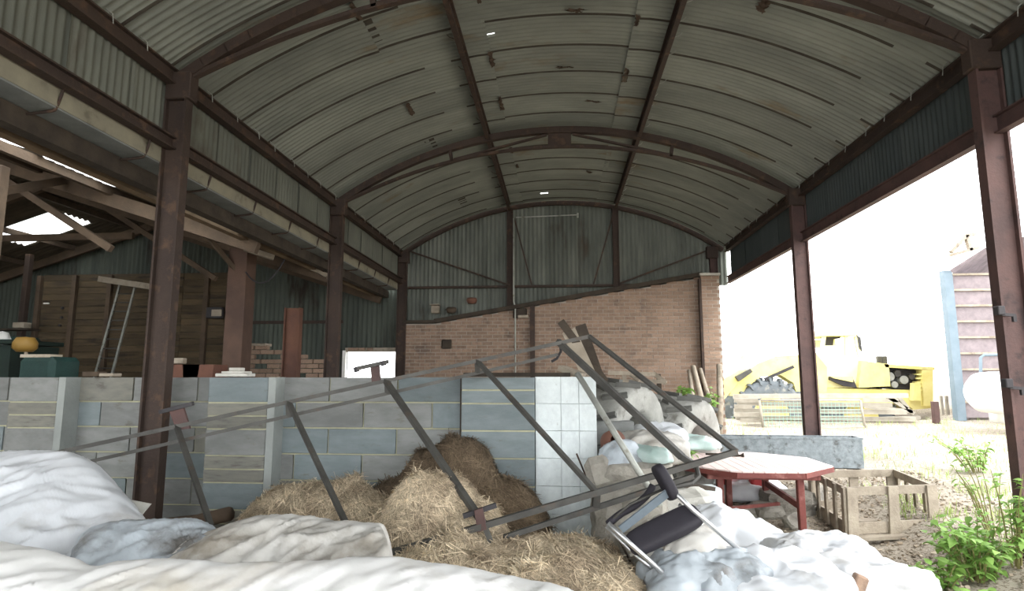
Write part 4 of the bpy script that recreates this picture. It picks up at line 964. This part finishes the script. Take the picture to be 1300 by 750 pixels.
# ---------------------------------------------------------------- red garden table
TC = Vector((1.90, 6.55, 0)); TZ = .62; TR = .80
tb = thing('garden_table', 'octagonal red slatted garden table standing right of the rubble', 'table', (TC.x, TC.y, zg(TC.x, TC.y)))
def octx(x):     # half depth of the octagon at offset x
    a = TR * cos(pi / 8); s = a * tan(pi / 8); x = abs(x)
    return a if x <= s else a - (x - s)
ns = 15; aw = 2 * TR * cos(pi / 8); wsl = aw / ns
for i in range(ns):
    x0 = -aw / 2 + i * wsl; x1 = x0 + wsl - .008
    h0, h1 = octx(x0), octx(x1)
    MB().prism([(TC.x + x0, TC.y - h0, TZ), (TC.x + x1, TC.y - h1, TZ), (TC.x + x1, TC.y + h1, TZ), (TC.x + x0, TC.y + h0, TZ)], (0, 0, 1), .022).part(tb, 'slat', M_TABLETOP)
b = MB()
for k in range(8):
    a0, a1 = pi / 8 + k * pi / 4, pi / 8 + (k + 1) * pi / 4
    b.bar((TC.x + .79 * cos(a0), TC.y + .79 * sin(a0), TZ - .012), (TC.x + .79 * cos(a1), TC.y + .79 * sin(a1), TZ - .012), .03, .045)
b.part(tb, 'edge_frame', M_REDWOOD)
for (a0, a1) in (((-.5, -.5), (.5, -.5)), ((-.5, .45), (.5, .45)), ((-.5, -.5), (-.5, .45)), ((.52, -.5), (.52, .45))):
    MB().bar((TC.x + a0[0], TC.y + a0[1], TZ - .05), (TC.x + a1[0], TC.y + a1[1], TZ - .05), .025, .07).part(tb, 'apron', M_REDWOOD)
legs = [P(1017, 640, 6.1), P(914, 620, 6.1), P(972, 620, 6.95), P(925, 620, 6.95)]
for l in legs: MB().box((l.x, l.y, (zg(l.x, l.y) + TZ - .03) / 2), (.062, .062, TZ - .03 - zg(l.x, l.y)), None, .006).part(tb, 'leg', M_REDWOOD)
MB().bar((legs[0].x, legs[0].y, .28), (legs[2].x, legs[2].y, .36), .03, .06).part(tb, 'brace', M_REDWOOD)
MB().bar((legs[1].x, legs[1].y, .25), (legs[0].x - .1, legs[1].y + .3, .25), .03, .03).part(tb, 'stretcher', M_REDWOOD)
c = Vector((TC.x - .05, TC.y + .35, TZ + .03))
b = MB(); b.tube(curve([c + Vector((-.25, .1, 0)), c + Vector((-.1, .02, .01)), c + Vector((0, -.02, .0)), c + Vector((.12, -.05, .01))], 10), [.012] * 9 + [.03], 6); b.one('broken_branch', M_DARKWOOD, 'short dark stick lying on the red table', 'stick')
# things under the table
sack('white_sack', P(948, 628, 7.3), (.42, .25, .16), M_SHEET, 'white bag of rubbish under the red table', 'sack', -.1, 61, wr=.04)
c = P(935, 605, 7.6); MB().box((c.x, 7.6, c.z), (.42, .2, .16), None, .02).one('plastic_tray', M_LIME, 'lime yellow plastic item under the red table', 'plastic')
c = P(957, 605, 7.55); MB().box((c.x, 7.55, c.z - .02), (.12, .18, .18), None, .02).one('plastic_tray', M_CYAN, 'light blue plastic item beside the lime yellow one', 'plastic')
c = P(962, 612, 7.15); MB().box(c, (.16, .12, .12), Matrix.Rotation(.6, 3, 'Y'), .02).one('plastic_scoop', M_RED, 'bright red plastic piece on right of white rubbish bag', 'plastic')
c = P(922, 610, 7.2); MB().box(c, (.10, .12, .16), Matrix.Rotation(.2, 3, 'Y'), .02).one('plastic_scoop', M_RED, 'red plastic piece left of white rubbish bag under table', 'plastic')
MB().bar(P(975, 612, 7.6), P(1030, 602, 7.7), .05, .04).one('loose_lath', M_GREYWOOD, 'pale lath lying under right side of red table', 'lath')

# ---------------------------------------------------------------- wooden crate
ZC = .03
g = lambda x, y: zg(x, y)
FL, FRt = Vector((2.62, 5.98, 0)), Vector((3.50, 6.20, 0))
BL, BR = Vector((2.72, 6.98, 0)), Vector((3.66, 7.15, 0))
zb_ = .05; HC = .43
ck = thing('wooden_crate', 'open square crate of grey weathered slats standing on gravel', 'crate', ((FL + BR) / 2) + Vector((0, 0, zb_)))
V = lambda p, z: Vector((p.x, p.y, z))
def side(p, q, n, lean=0.0, pl=None):
    d = (q - p).normalized(); nr = Vector((d.y, -d.x, 0)) * .025
    MB().bar(V(p, zb_ + HC - .03), V(q, zb_ + HC - .03), .022, .075).part(ck, 'rail', M_GREYWOOD)
    MB().bar(V(p, zb_ + .07), V(q, zb_ + .07), .022, .10).part(ck, 'rail', M_GREYWOOD)
    for k in range(n):
        t = (k + .06) / (n - 1 + .12) if n > 1 else .5
        a = lerp(p, q, t) + nr
        w = .105 if n < 5 else .07
        b = MB().bar(V(a, zb_ + .0), V(a + d * random.uniform(-.02, .02), zb_ + HC + .005), .02, w, up=d); b.part(ck, 'slat', M_GREYWOOD)
side(FL, FRt, 3); side(FRt, BR, 5); side(BL, FL, 5); side(BR, BL, 3)
for i in range(3):
    t = .15 + .35 * i; MB().bar(V(lerp(FL, BL, t), zb_ + .02), V(lerp(FRt, BR, t), zb_ + .02), .13, .02).part(ck, 'base_board', M_GREYWOOD)
for t in (.05, .5, .95): MB().bar(V(lerp(FL, FRt, t), zb_), V(lerp(BL, BR, t), zb_), .09, .03).part(ck, 'base_board', M_GREYWOOD)
MB().bar(V(FL, zb_ - .0) + Vector((0, -.06, 0)), V(lerp(FL, FRt, .7), zb_) + Vector((0, -.06, 0)), .10, .03).part(ck, 'base_board', M_GREYWOOD)

# ---------------------------------------------------------------- trough
tr = thing('water_trough', 'long galvanised trough lying behind the red table', 'trough', (2.9, 8.7, zg(2.9, 8.7)))
p0, p1 = P(915, 560, 8.66), P(1094, 556, 8.6)
zt = P(1094, 557, 8.6).z; z0 = zg(3, 8.6)
d = Vector((p1.x - p0.x, p1.y - p0.y, 0)).normalized(); nn = Vector((-d.y, d.x, 0)); W_ = .27
def wallp(a, b2, nrm): MB().prism([V(a, z0 + .02), V(b2, z0 + .02), V(b2, zt), V(a, zt)], nrm, .012)
a, b2 = Vector((p0.x, p0.y, 0)), Vector((p1.x, p1.y, 0))
for q, r, nr, nm in ((a, b2, nn, 'front_panel'), (a + nn * W_, b2 + nn * W_, nn, 'back_panel'), (b2, b2 + nn * W_, d, 'end_panel'), (a, a + nn * W_, d, 'end_panel')):
    q0, r0 = q + (-d * .0), r
    MB().prism([V(q0, z0 + .02), V(r0, z0 + .02), V(r0, zt), V(q0, zt)], nr, -.012).part(tr, nm, M_TROUGH)
MB().prism([V(a, z0 + .04), V(b2, z0 + .04), V(b2 + nn * W_, z0 + .04), V(a + nn * W_, z0 + .04)], (0, 0, 1), .01).part(tr, 'bottom_panel', M_TROUGH)
b = MB()
for q, r in ((a, b2), (a + nn * W_, b2 + nn * W_), (b2, b2 + nn * W_), (a, a + nn * W_)): b.bar(V(q, zt), V(r, zt), .035, .03)
b.part(tr, 'rim', M_TROUGH)
b = MB(); b.prism([V(a + nn * .02, zt - .07), V(b2 + nn * .02, zt - .07), V(b2 + nn * (W_ - .02), zt - .07), V(a + nn * (W_ - .02), zt - .07)], (0, 0, 1), .005); b.part(tr, 'dark_water', M_DARKMETAL, label='dark stagnant water')

# ---------------------------------------------------------------- poles against the brick pier
for a, q, r, lb in (((875, 470), (882, 545), .045, 'leftmost of three leaning round poles beside brick pier'), ((880, 465), (899, 552), .06, 'thickest leaning round pole in middle of three beside brick pier'),
                    ((889, 468), (912, 556), .045, 'rightmost of three leaning round poles beside brick pier'), ((913, 462), (913, 562), .065, 'upright round pole standing against face of brick pier')):
    p, qq = P(*a, 12.62 if a[0] == 913 else 12.55), P(*q, 12.4 if a[0] == 913 else 11.6)
    MB().tube([p, lerp(p, qq, .5) + Vector((.02, 0, 0)), qq], [r * .85, r, r], 10).one('round_pole', M_GREYWOOD, lb, 'pole', sm=True)

# ---------------------------------------------------------------- leafy plants
def leaf_mesh(name, m, L=1.0, Wd=.55):
    b = MB(); pr = [(0, .02), (.12, .22), (.3, .5), (.5, .46), (.72, .3), (.9, .1), (1, .0)]
    vs = []
    for t, w in pr:
        zc = .10 * sin(t * pi) - .12 * t * t
        vs += [(t * L, -w * Wd, zc + .07 * w), (t * L, 0, zc), (t * L, w * Wd, zc + .07 * w)]
    fs = []
    for i in range(len(pr) - 1):
        fs += [(i * 3, i * 3 + 1, i * 3 + 4, i * 3 + 3), (i * 3 + 1, i * 3 + 2, i * 3 + 5, i * 3 + 4)]
    b.add(vs, fs); return b.mesh(name, m, True)
LEAF = leaf_mesh('leaf', M_LEAF)
LV = [v.co.copy() for v in LEAF.vertices]; LF = [tuple(p.vertices) for p in LEAF.polygons]
def plant(nm, c, r, nstem, nleaf, ls, lb, seed, nparts=60, cat='plant', h0=.05, m=None):
    rnd = random.Random(seed); c = Vector(c); t = thing(nm, lb, cat, c)
    sb = MB(); jb = MB(); placed = 0
    for s in range(nstem):
        a = rnd.uniform(0, 2 * pi); e = rnd.random() ** .5
        tip = c + Vector((cos(a) * r[0] * e, sin(a) * r[1] * e, r[2] * rnd.uniform(.5, 1)))
        base = c + Vector((cos(a) * r[0] * e * .25, sin(a) * r[1] * e * .25, 0))
        pts = curve([base, lerp(base, tip, .5) + Vector((0, 0, r[2] * .15)), tip], 6)
        sb.tube(pts, [.006, .005, .005, .004, .003, .002], 4)
        for k in range(nleaf):
            u = rnd.uniform(.15, 1); p = path_at(pts, u) + Vector((rnd.gauss(0, .02), rnd.gauss(0, .02), rnd.gauss(0, .01)))
            an = rnd.uniform(0, 2 * pi); pt = rnd.uniform(-.7, .5); rl = rnd.uniform(-.5, .5); sc = ls * rnd.uniform(.6, 1.2)
            if placed < nparts and rnd.random() < .45:
                inst(t, 'leaf', LEAF, p, rot=(rl, -pt, an), scale=(sc, sc, sc)); placed += 1
            else:
                R = Matrix.Rotation(an, 3, 'Z') @ Matrix.Rotation(-pt, 3, 'Y') @ Matrix.Rotation(rl, 3, 'X')
                jb.add([p + R @ (v * sc) for v in LV], LF)
    sb.part(t, 'stems', M_STEM, stuff=True)
    jb.part(t, 'foliage', m or M_LEAF_J, True, stuff=True)
    return t
def gp(px, py, Y): c = P(px, py, Y); return Vector((c.x, c.y, zg(c.x, c.y)))
plant('nettle_clump', gp(1240, 700, 4.9), (.33, .30, .42), 34, 16, .085, 'bushy green nettle clump right of the crate', 4, 110)
plant('broad_leaf_weed', gp(1195, 720, 4.75), (.24, .2, .2), 12, 9, .10, 'low broad-leaved weed at left foot of nettle clump', 6, 40)
plant('broad_leaf_weed', gp(1250, 735, 4.3), (.16, .15, .12), 8, 8, .08, 'small weed at bottom right near stone block', 8, 25)
plant('climbing_ivy', gp(1287, 690, 4.88), (.13, .10, .72), 10, 11, .075, 'ivy climbing the steel column at far right', 11, 60)
plant('tall_weed', gp(1262, 640, 5.6), (.30, .3, .6), 9, 6, .07, 'thin pale weeds left of the ivy covered column', 12, 30)
plant('tall_weed', gp(1240, 560, 8.5), (.6, .4, .45), 16, 12, .09, 'loose weeds growing far behind the nettle clump', 13, 20)
plant('climbing_plant', P(893, 545, 10.6), (.30, .2, .85), 8, 12, .12, 'bright green plant among the poles by brick pier', 14, 60)
plant('climbing_plant', P(873, 506, 10.6), (.16, .2, .22), 5, 9, .13, 'small bright bush left of poles by brick wall', 15, 20)
plant('low_weed', gp(1020, 548, 9.4), (.35, .2, .35), 14, 14, .08, 'pale weeds round foot of middle right column', 16, 20)
plant('low_weed', gp(905, 650, 6.0), (.14, .12, .35), 8, 12, .07, 'yellow-green weed left of the red table leg', 17, 20)
plant('low_weed', P(868, 590, 5.7), (.16, .14, .16), 8, 10, .07, 'dark green weed showing under the frame end', 18, 10)
def grassy(nm, boxes, n, lb, seed, hgt=(.03, .12), m=None):
    rnd = random.Random(seed); b = MB()
    for i in range(n):
        x0, x1, y0, y1 = boxes[i % len(boxes)]; x, y = rnd.uniform(x0, x1), rnd.uniform(y0, y1)
        if noise.noise(Vector((x * 2, y * 2, seed))) < -.05: continue
        z = zg(x, y); h = rnd.uniform(*hgt); a = rnd.uniform(0, 2 * pi); w = .003 + .0006 * y / 5; le = rnd.uniform(.2, .8) * h
        s = Vector((cos(a), sin(a), 0)); d = Vector((-sin(a), cos(a), 0)) * le
        p = Vector((x, y, z - .01))
        b.add([p - s * w, p + s * w, p + d * .4 - s * w * .8 + Vector((0, 0, h * .6)), p + d * .4 + s * w * .8 + Vector((0, 0, h * .6)), p + d + Vector((0, 0, h))], [(0, 1, 3, 2), (2, 3, 4)])
    o = b.one(nm, m or M_GRASS, lb, 'grass', kind='stuff'); return o
grassy('grass', [(2.2, 12, 12.5, 16.5), (4.2, 9, 7, 12), (3.3, 5, 4.6, 7.5), (1.2, 1.9, 5.6, 6.4)], 9000, 'sparse pale grass growing over the yard and by the gates', 2, (.03, .14))
grassy('dry_grass', [(3.3, 4.1, 4.1, 5.0)], 2500, 'tangle of grey dry grass at bottom right corner', 3, (.05, .3), mat('grey_dry_grass', (168, 172, 140), (150, 150, 120), rough=.9, bump=0, rnd=.3, island=True))
# gravel and chips
rnd = random.Random(5); b = MB()
for i in range(5000):
    x, y = rnd.uniform(.6, 4.6), rnd.uniform(3.9, 8.5); s = rnd.uniform(.006, .02); z = zg(x, y)
    R = Matrix.Rotation(rnd.uniform(0, 6), 3, 'Z') @ Matrix.Rotation(rnd.uniform(0, 6), 3, 'X')
    b.box((x, y, z + s * .2 + .012), (s * rnd.uniform(1, 2.4), s, s * .6), R)
b.one('gravel', mat('wood_chips_and_gravel', (182, 172, 156), (140, 126, 108), rough=1, bump=0, rnd=.4, island=True), 'loose chips and gravel strewn around table and crate', 'gravel', kind='stuff')
b = MB()
b.tube(curve([gp(900, 650, 5.6) + Vector((-.1 + .5 * cos(k * .9), .1 * sin(k * 1.3), .1 + .12 * abs(sin(k * 1.1)))) for k in range(12)], 60), .005, 4)
b.one('tangled_twigs', M_STEM, 'tangle of thin brown twigs beside red table leg', 'twigs')

# ---------------------------------------------------------------- gates and stacked rails beyond
YG = 15.4
rails = [((931, 503), (1152, 502), .07), ((936, 512), (1132, 514), .06), ((932, 521), (1150, 523), .07), ((934, 530), (1162, 532), .06), ((940, 538), (1196, 540), .06)]
for i, (a, q, r) in enumerate(rails):
    MB().bar(P(*a, YG + .3 + .1 * i), P(*q, YG + .1 * i), .10, r * 1.6).one('timber_rail', M_PALEWOOD, ['top', 'second', 'third', 'fourth', 'lowest'][i] + ' of the long bleached rails stacked before yellow loader', 'rail', 'bleached rails before the loader')
for i, (a, q) in enumerate((((932, 508), (962, 508)), ((932, 516), (955, 516)), ((932, 526), (966, 526)), ((940, 533), (967, 533)), ((950, 541), (968, 541)))):
    MB().bar(P(*a, YG - .2), P(*q, YG - .3), .12, .10).one('short_plank', M_PALEWOOD, 'short bleached plank, number ' + ['one', 'two', 'three', 'four', 'five'][i] + ' from top of pile right of brick pier', 'plank', 'short planks by the pier')
gt_ = thing('sheep_hurdle', 'grey metal hurdle with green mesh standing before bleached rails', 'gate', P(1030, 545, YG - .5))
GY = YG - .5
for a, q in (((966, 508), (1092, 508)), ((968, 544), (1098, 542)), ((964, 508), (969, 544)), ((1092, 508), (1098, 543)), ((1030, 508), (1033, 543))):
    MB().tube([P(*a, GY), P(*q, GY)], .028, 6).part(gt_, 'frame_bar', M_PALEWOOD, True)
b = MB()
for k in range(26):
    px = 969 + k * 4.8; b.tube([P(px, 509, GY), P(px + 2, 543, GY)], .006, 4)
for k in range(8):
    py = 512 + k * 4; b.tube([P(967, py, GY), P(1095, py, GY)], .006, 4)
b.part(gt_, 'wire_mesh', M_MESHGREEN, stuff=True)
g2 = thing('field_gate', 'bleached field gate leaning at right end of rails before loader', 'gate', P(1130, 545, YG + .6))
for a, q in (((1096, 508), (1140, 508)), ((1126, 503), (1160, 525)), ((1098, 516), (1158, 522)), ((1098, 532), (1168, 530)), ((1186, 515), (1187, 541)), ((1140, 503), (1152, 518))):
    MB().bar(P(*a, YG + .7), P(*q, YG + .7), .07, .09).part(g2, 'bar', M_PALEWOOD)
MB().box(P(1188, 527, YG + .2), (.13, .13, .66), None, .01).one('gate_post', M_STEEL_RED, 'short dark gate post at right end of bleached rails', 'post')

# ---------------------------------------------------------------- yellow wheeled loader
LYp = 18.6
ld = thing('wheeled_loader', 'faded yellow articulated loader parked beyond the rails', 'vehicle', (P(1060, 500, LYp).x, LYp, -.5))
def lp(px, py, dy=0): 
    p = P(px, py, LYp); return Vector((p.x, LYp + dy, p.z))
def extr(pts, y0, w, nm, m, label=None):
    return MB().prism([lp(*p, y0) for p in pts], (0, 1, 0), w).part(ld, nm, m, label=label)
gz = -.42
wc1 = lp(976, 524); wc2 = lp(1100, 530, .55)
def wheel(c):
    R = 1.0; w = .6; ax = Vector((0, 1, 0)); 
    prof = [(R * .5, -w * .45), (R * .62, -w * .52), (R * .85, -w * .5), (R * .95, -w * .42), (R * .95, w * .42), (R * .85, w * .5), (R * .62, w * .52), (R * .5, w * .45), (R * .48, 0), (R * .5, -w * .45)]
    wh = MB().lathe(prof, c, ax, 40).part(ld, 'wheel', M_RUBBER_O, True)
    b = MB()
    for k in range(40):
        an = 2 * pi * k / 40; rr = Vector((cos(an), 0, sin(an))); s = 1 if k % 2 else -1
        b.bar(c + rr * R * .99 + ax * s * w * .5, c + rr * R * 1.0, .07, .09, up=rr)
        b.bar(c + rr * R * .99 + ax * s * w * .5, c + rr * R * .84 + ax * s * w * .54, .07, .05, up=Vector((-sin(an), 0, cos(an))))
    b.part(ld, 'tread', M_RUBBER_O, parent=wh)
    MB().lathe([(R * .5, -w * .4), (R * .46, -w * .42), (R * .4, -w * .2), (R * .15, -w * .25), (.001, -w * .3)], c, ax, 28).part(ld, 'hub', M_YELLOW, True, parent=wh)
for c in (wc1, wc2, wc1 + Vector((0, 1.9, 0)), wc2 + Vector((0, 1.9, 0))): wheel(c)
# front frame, lift arms and bucket end
extr([(925, 502), (932, 480), (960, 462), (985, 452), (1035, 450), (1048, 466), (1048, 500), (1010, 500), (1006, 486), (990, 476), (965, 478), (946, 492), (940, 503)], -.1, .5, 'front_fender', M_YELLOW)
extr([(880, 520), (884, 500), (935, 470), (950, 468), (938, 482), (910, 515)], -.2, .3, 'lift_arm', M_YELLOW)
extr([(930, 478), (948, 468), (951, 472), (934, 484)], -.35, .15, 'hydraulic_ram', M_FRAME)
extr([(966, 480), (1002, 464), (1004, 467), (968, 483)], -.3, .08, 'hydraulic_ram', M_DARKMETAL)
extr([(945, 460), (948, 444), (954, 441), (958, 452), (953, 462)], .8, .1, 'hose_loop', M_GALV)
# rear body
cabm = mat('pale_cab_paint', (232, 226, 178), (222, 214, 160), rough=.6, bump=.05)
extr([(1030, 450), (1050, 446), (1100, 455), (1108, 462), (1106, 492), (1030, 492)], .1, 1.7, 'body', cabm)
extr([(1092, 458), (1126, 462), (1128, 490), (1088, 492)], -.1, 1.9, 'engine_side', M_YELLOW)
extr([(1120, 462), (1184, 466), (1184, 470), (1122, 466)], -.1, 2.0, 'bonnet', M_YELLOW)
extr([(1124, 466), (1168, 470), (1168, 495), (1124, 493)], .2, 1.2, 'engine', M_DARKMETAL)
for i, (px, py, w) in enumerate(((1130, 478, .22), (1140, 474, .16), (1148, 482, .2), (1158, 478, .14), (1136, 488, .16))):
    MB().lathe([(.001, -.1), (w * .6, -.1), (w * .6, .12), (.001, .12)], lp(px, py, .1), (0, 1, 0), 12).part(ld, 'engine_pulley', M_FRAME if i % 2 else M_GALV)
extr([(1168, 468), (1182, 470), (1182, 515), (1170, 515)], -.1, 1.9, 'counterweight', M_YELLOW)
for k in range(5): extr([(1163, 474 + k * 5), (1170, 474 + k * 5), (1170, 476 + k * 5), (1163, 476 + k * 5)], -.05, 1.7, 'radiator_fin', M_YELLOW)
extr([(1040, 492), (1160, 495), (1182, 500), (1182, 518), (1160, 520), (1150, 512), (1040, 512)], .0, 1.8, 'chassis', M_YELLOW)
extr([(1153, 486), (1161, 486), (1162, 508), (1152, 508)], -.3, .2, 'step_post', M_YELLOW)
extr([(1052, 478), (1080, 478), (1086, 492), (1070, 490), (1052, 482)], -.1, .12, 'side_recess', M_DARKMETAL)
extr([(1052, 478), (1080, 478), (1080, 485), (1056, 480)], -.15, .1, 'side_flap', M_YELLOW)
extr([(1034, 456), (1038, 456), (1038, 466), (1034, 466)], -.05, .1, 'grab_handle', M_DARKMETAL)
# cab
cabm = mat('pale_cab_paint', (236, 226, 150), (226, 214, 130), rough=.6, bump=.05)
for a, q in (((1046, 450), (1050, 424)), ((1079, 452), (1078, 424)), ((1096, 456), (1090, 426))):
    for dy in (.2, 1.7): MB().bar(lp(*a, dy), lp(*q, dy), .08, .1).part(ld, 'cab_post', cabm)
extr([(1042, 422), (1048, 418), (1090, 419), (1094, 425), (1044, 426)], .1, 1.75, 'cab_roof', cabm)
extr([(1048, 438), (1078, 438), (1078, 454), (1048, 452)], .2, .05, 'cab_door', cabm)
extr([(1050, 427), (1078, 427), (1078, 438), (1048, 438)], 1.68, .03, 'window_glass', M_GLASS)
extr([(1056, 424), (1080, 424), (1078, 428), (1070, 429), (1069, 438), (1060, 438), (1060, 429)], .6, .3, 'seat', M_DARKMETAL)
extr([(1091, 425), (1096, 428), (1098, 446), (1094, 442)], .15, .06, 'exhaust_pipe', M_FRAME)
for px in (1134, 1141): MB().box(lp(px, 456, .8), (.12, .12, .24)).part(ld, 'filler_cap', M_FRAME)

# ---------------------------------------------------------------- shed, tank and gate at far right
SY = 16.0
def sp_(px, py, dy=0): p = P(px, py, SY); return Vector((p.x, SY + dy, p.z))
sh = thing('neighbour_shed', 'pinkish panelled shed with blue corner post and pitched roof at far right', 'building', (sp_(1250, 515).x, SY, zg(12, 16)))
ztop = [sp_(1215, 345).z, sp_(1320, 300).z]
nb = 9; x0, x1 = sp_(1216, 440).x, sp_(1216, 440).x + 3.6; z0s = .5
for k in range(nb):
    za = z0s + k * (4.1 - z0s) / nb; zb2 = z0s + (k + 1) * (4.1 - z0s) / nb - .04
    MB().box(((x0 + x1) / 2, SY + .05, (za + zb2) / 2), (x1 - x0, .06, zb2 - za)).part(sh, 'wall_panel', M_SHEDWALL)
    MB().box(((x0 + x1) / 2, SY - .0, zb2 + .02), (x1 - x0, .07, .05)).part(sh, 'batten', M_GREYWOOD)
MB().box((x0 - .12, SY, 2.3), (.2, .2, 3.75)).part(sh, 'corner_post', M_BLUE, label='faded blue corner post')
MB().bar((x0 + .05, SY + .1, 2.2), (x0 + 3.2, SY + 4.0, 2.2), .1, 3.5).part(sh, 'side_wall', M_SHEDWALL)
b = MB(); zr = 4.12
b.grid(lambda u, v: (x0 - .25 + u * 4.3 + 5 * v * .75, SY - .4 + 5 * v, zr + .0 + min(u * 4.3, 1.1) * .62 + max(0, u * 4.3 - 1.1) * .18 + .02 * cos(2 * pi * v * 30)), 14, 181)
b.part(sh, 'roof', mat('shed_roof', (150, 140, 146), (124, 116, 122), rough=.9), True)
for p, q in (((1226, 314), (1246, 292)), ((1246, 292), (1258, 290)), ((1226, 318), (1262, 308)), ((1246, 292), (1252, 312))):
    MB().bar(sp_(*p, .6), sp_(*q, .6), .12, .08).part(sh, 'roof_brace', M_GREYWOOD)
MB().tube([sp_(1217, 515, -.8), sp_(1217, 455, -.8), sp_(1221, 452, -.8), sp_(1290, 450, -.8)], .035, 8).one('pipe_rail', M_BLUE, 'pale blue bent pipe rail in front of pinkish shed', 'rail', sm=True)
b = MB(); c = P(1268, 498, 14); b.lathe([(.001, -1.0), (.3, -.95), (.42, -.8), (.45, -.5), (.45, .6), (.42, .85), (.3, 1), (.001, 1.05)], c + Vector((.35, 0, 0)), (1, .15, 0), 28)
for dx in (-.3, .9): b.box((c.x + .3 + dx, c.y, c.z - .5), (.12, .6, .3))
b.one('fuel_tank', M_WHITE, 'rounded white fuel tank in front of pinkish shed', 'tank', sm=True)
for i, px in enumerate((1196, 1203, 1211)):
    c = P(px, 520, 17); MB().box((c.x, 17, .75), (.06, .06, .5)).one('fence_stake', M_PALEWOOD, ['leftmost', 'middle', 'rightmost'][i] + ' of three thin pale stakes in the yard left of pinkish shed', 'stake', 'stakes by the shed')
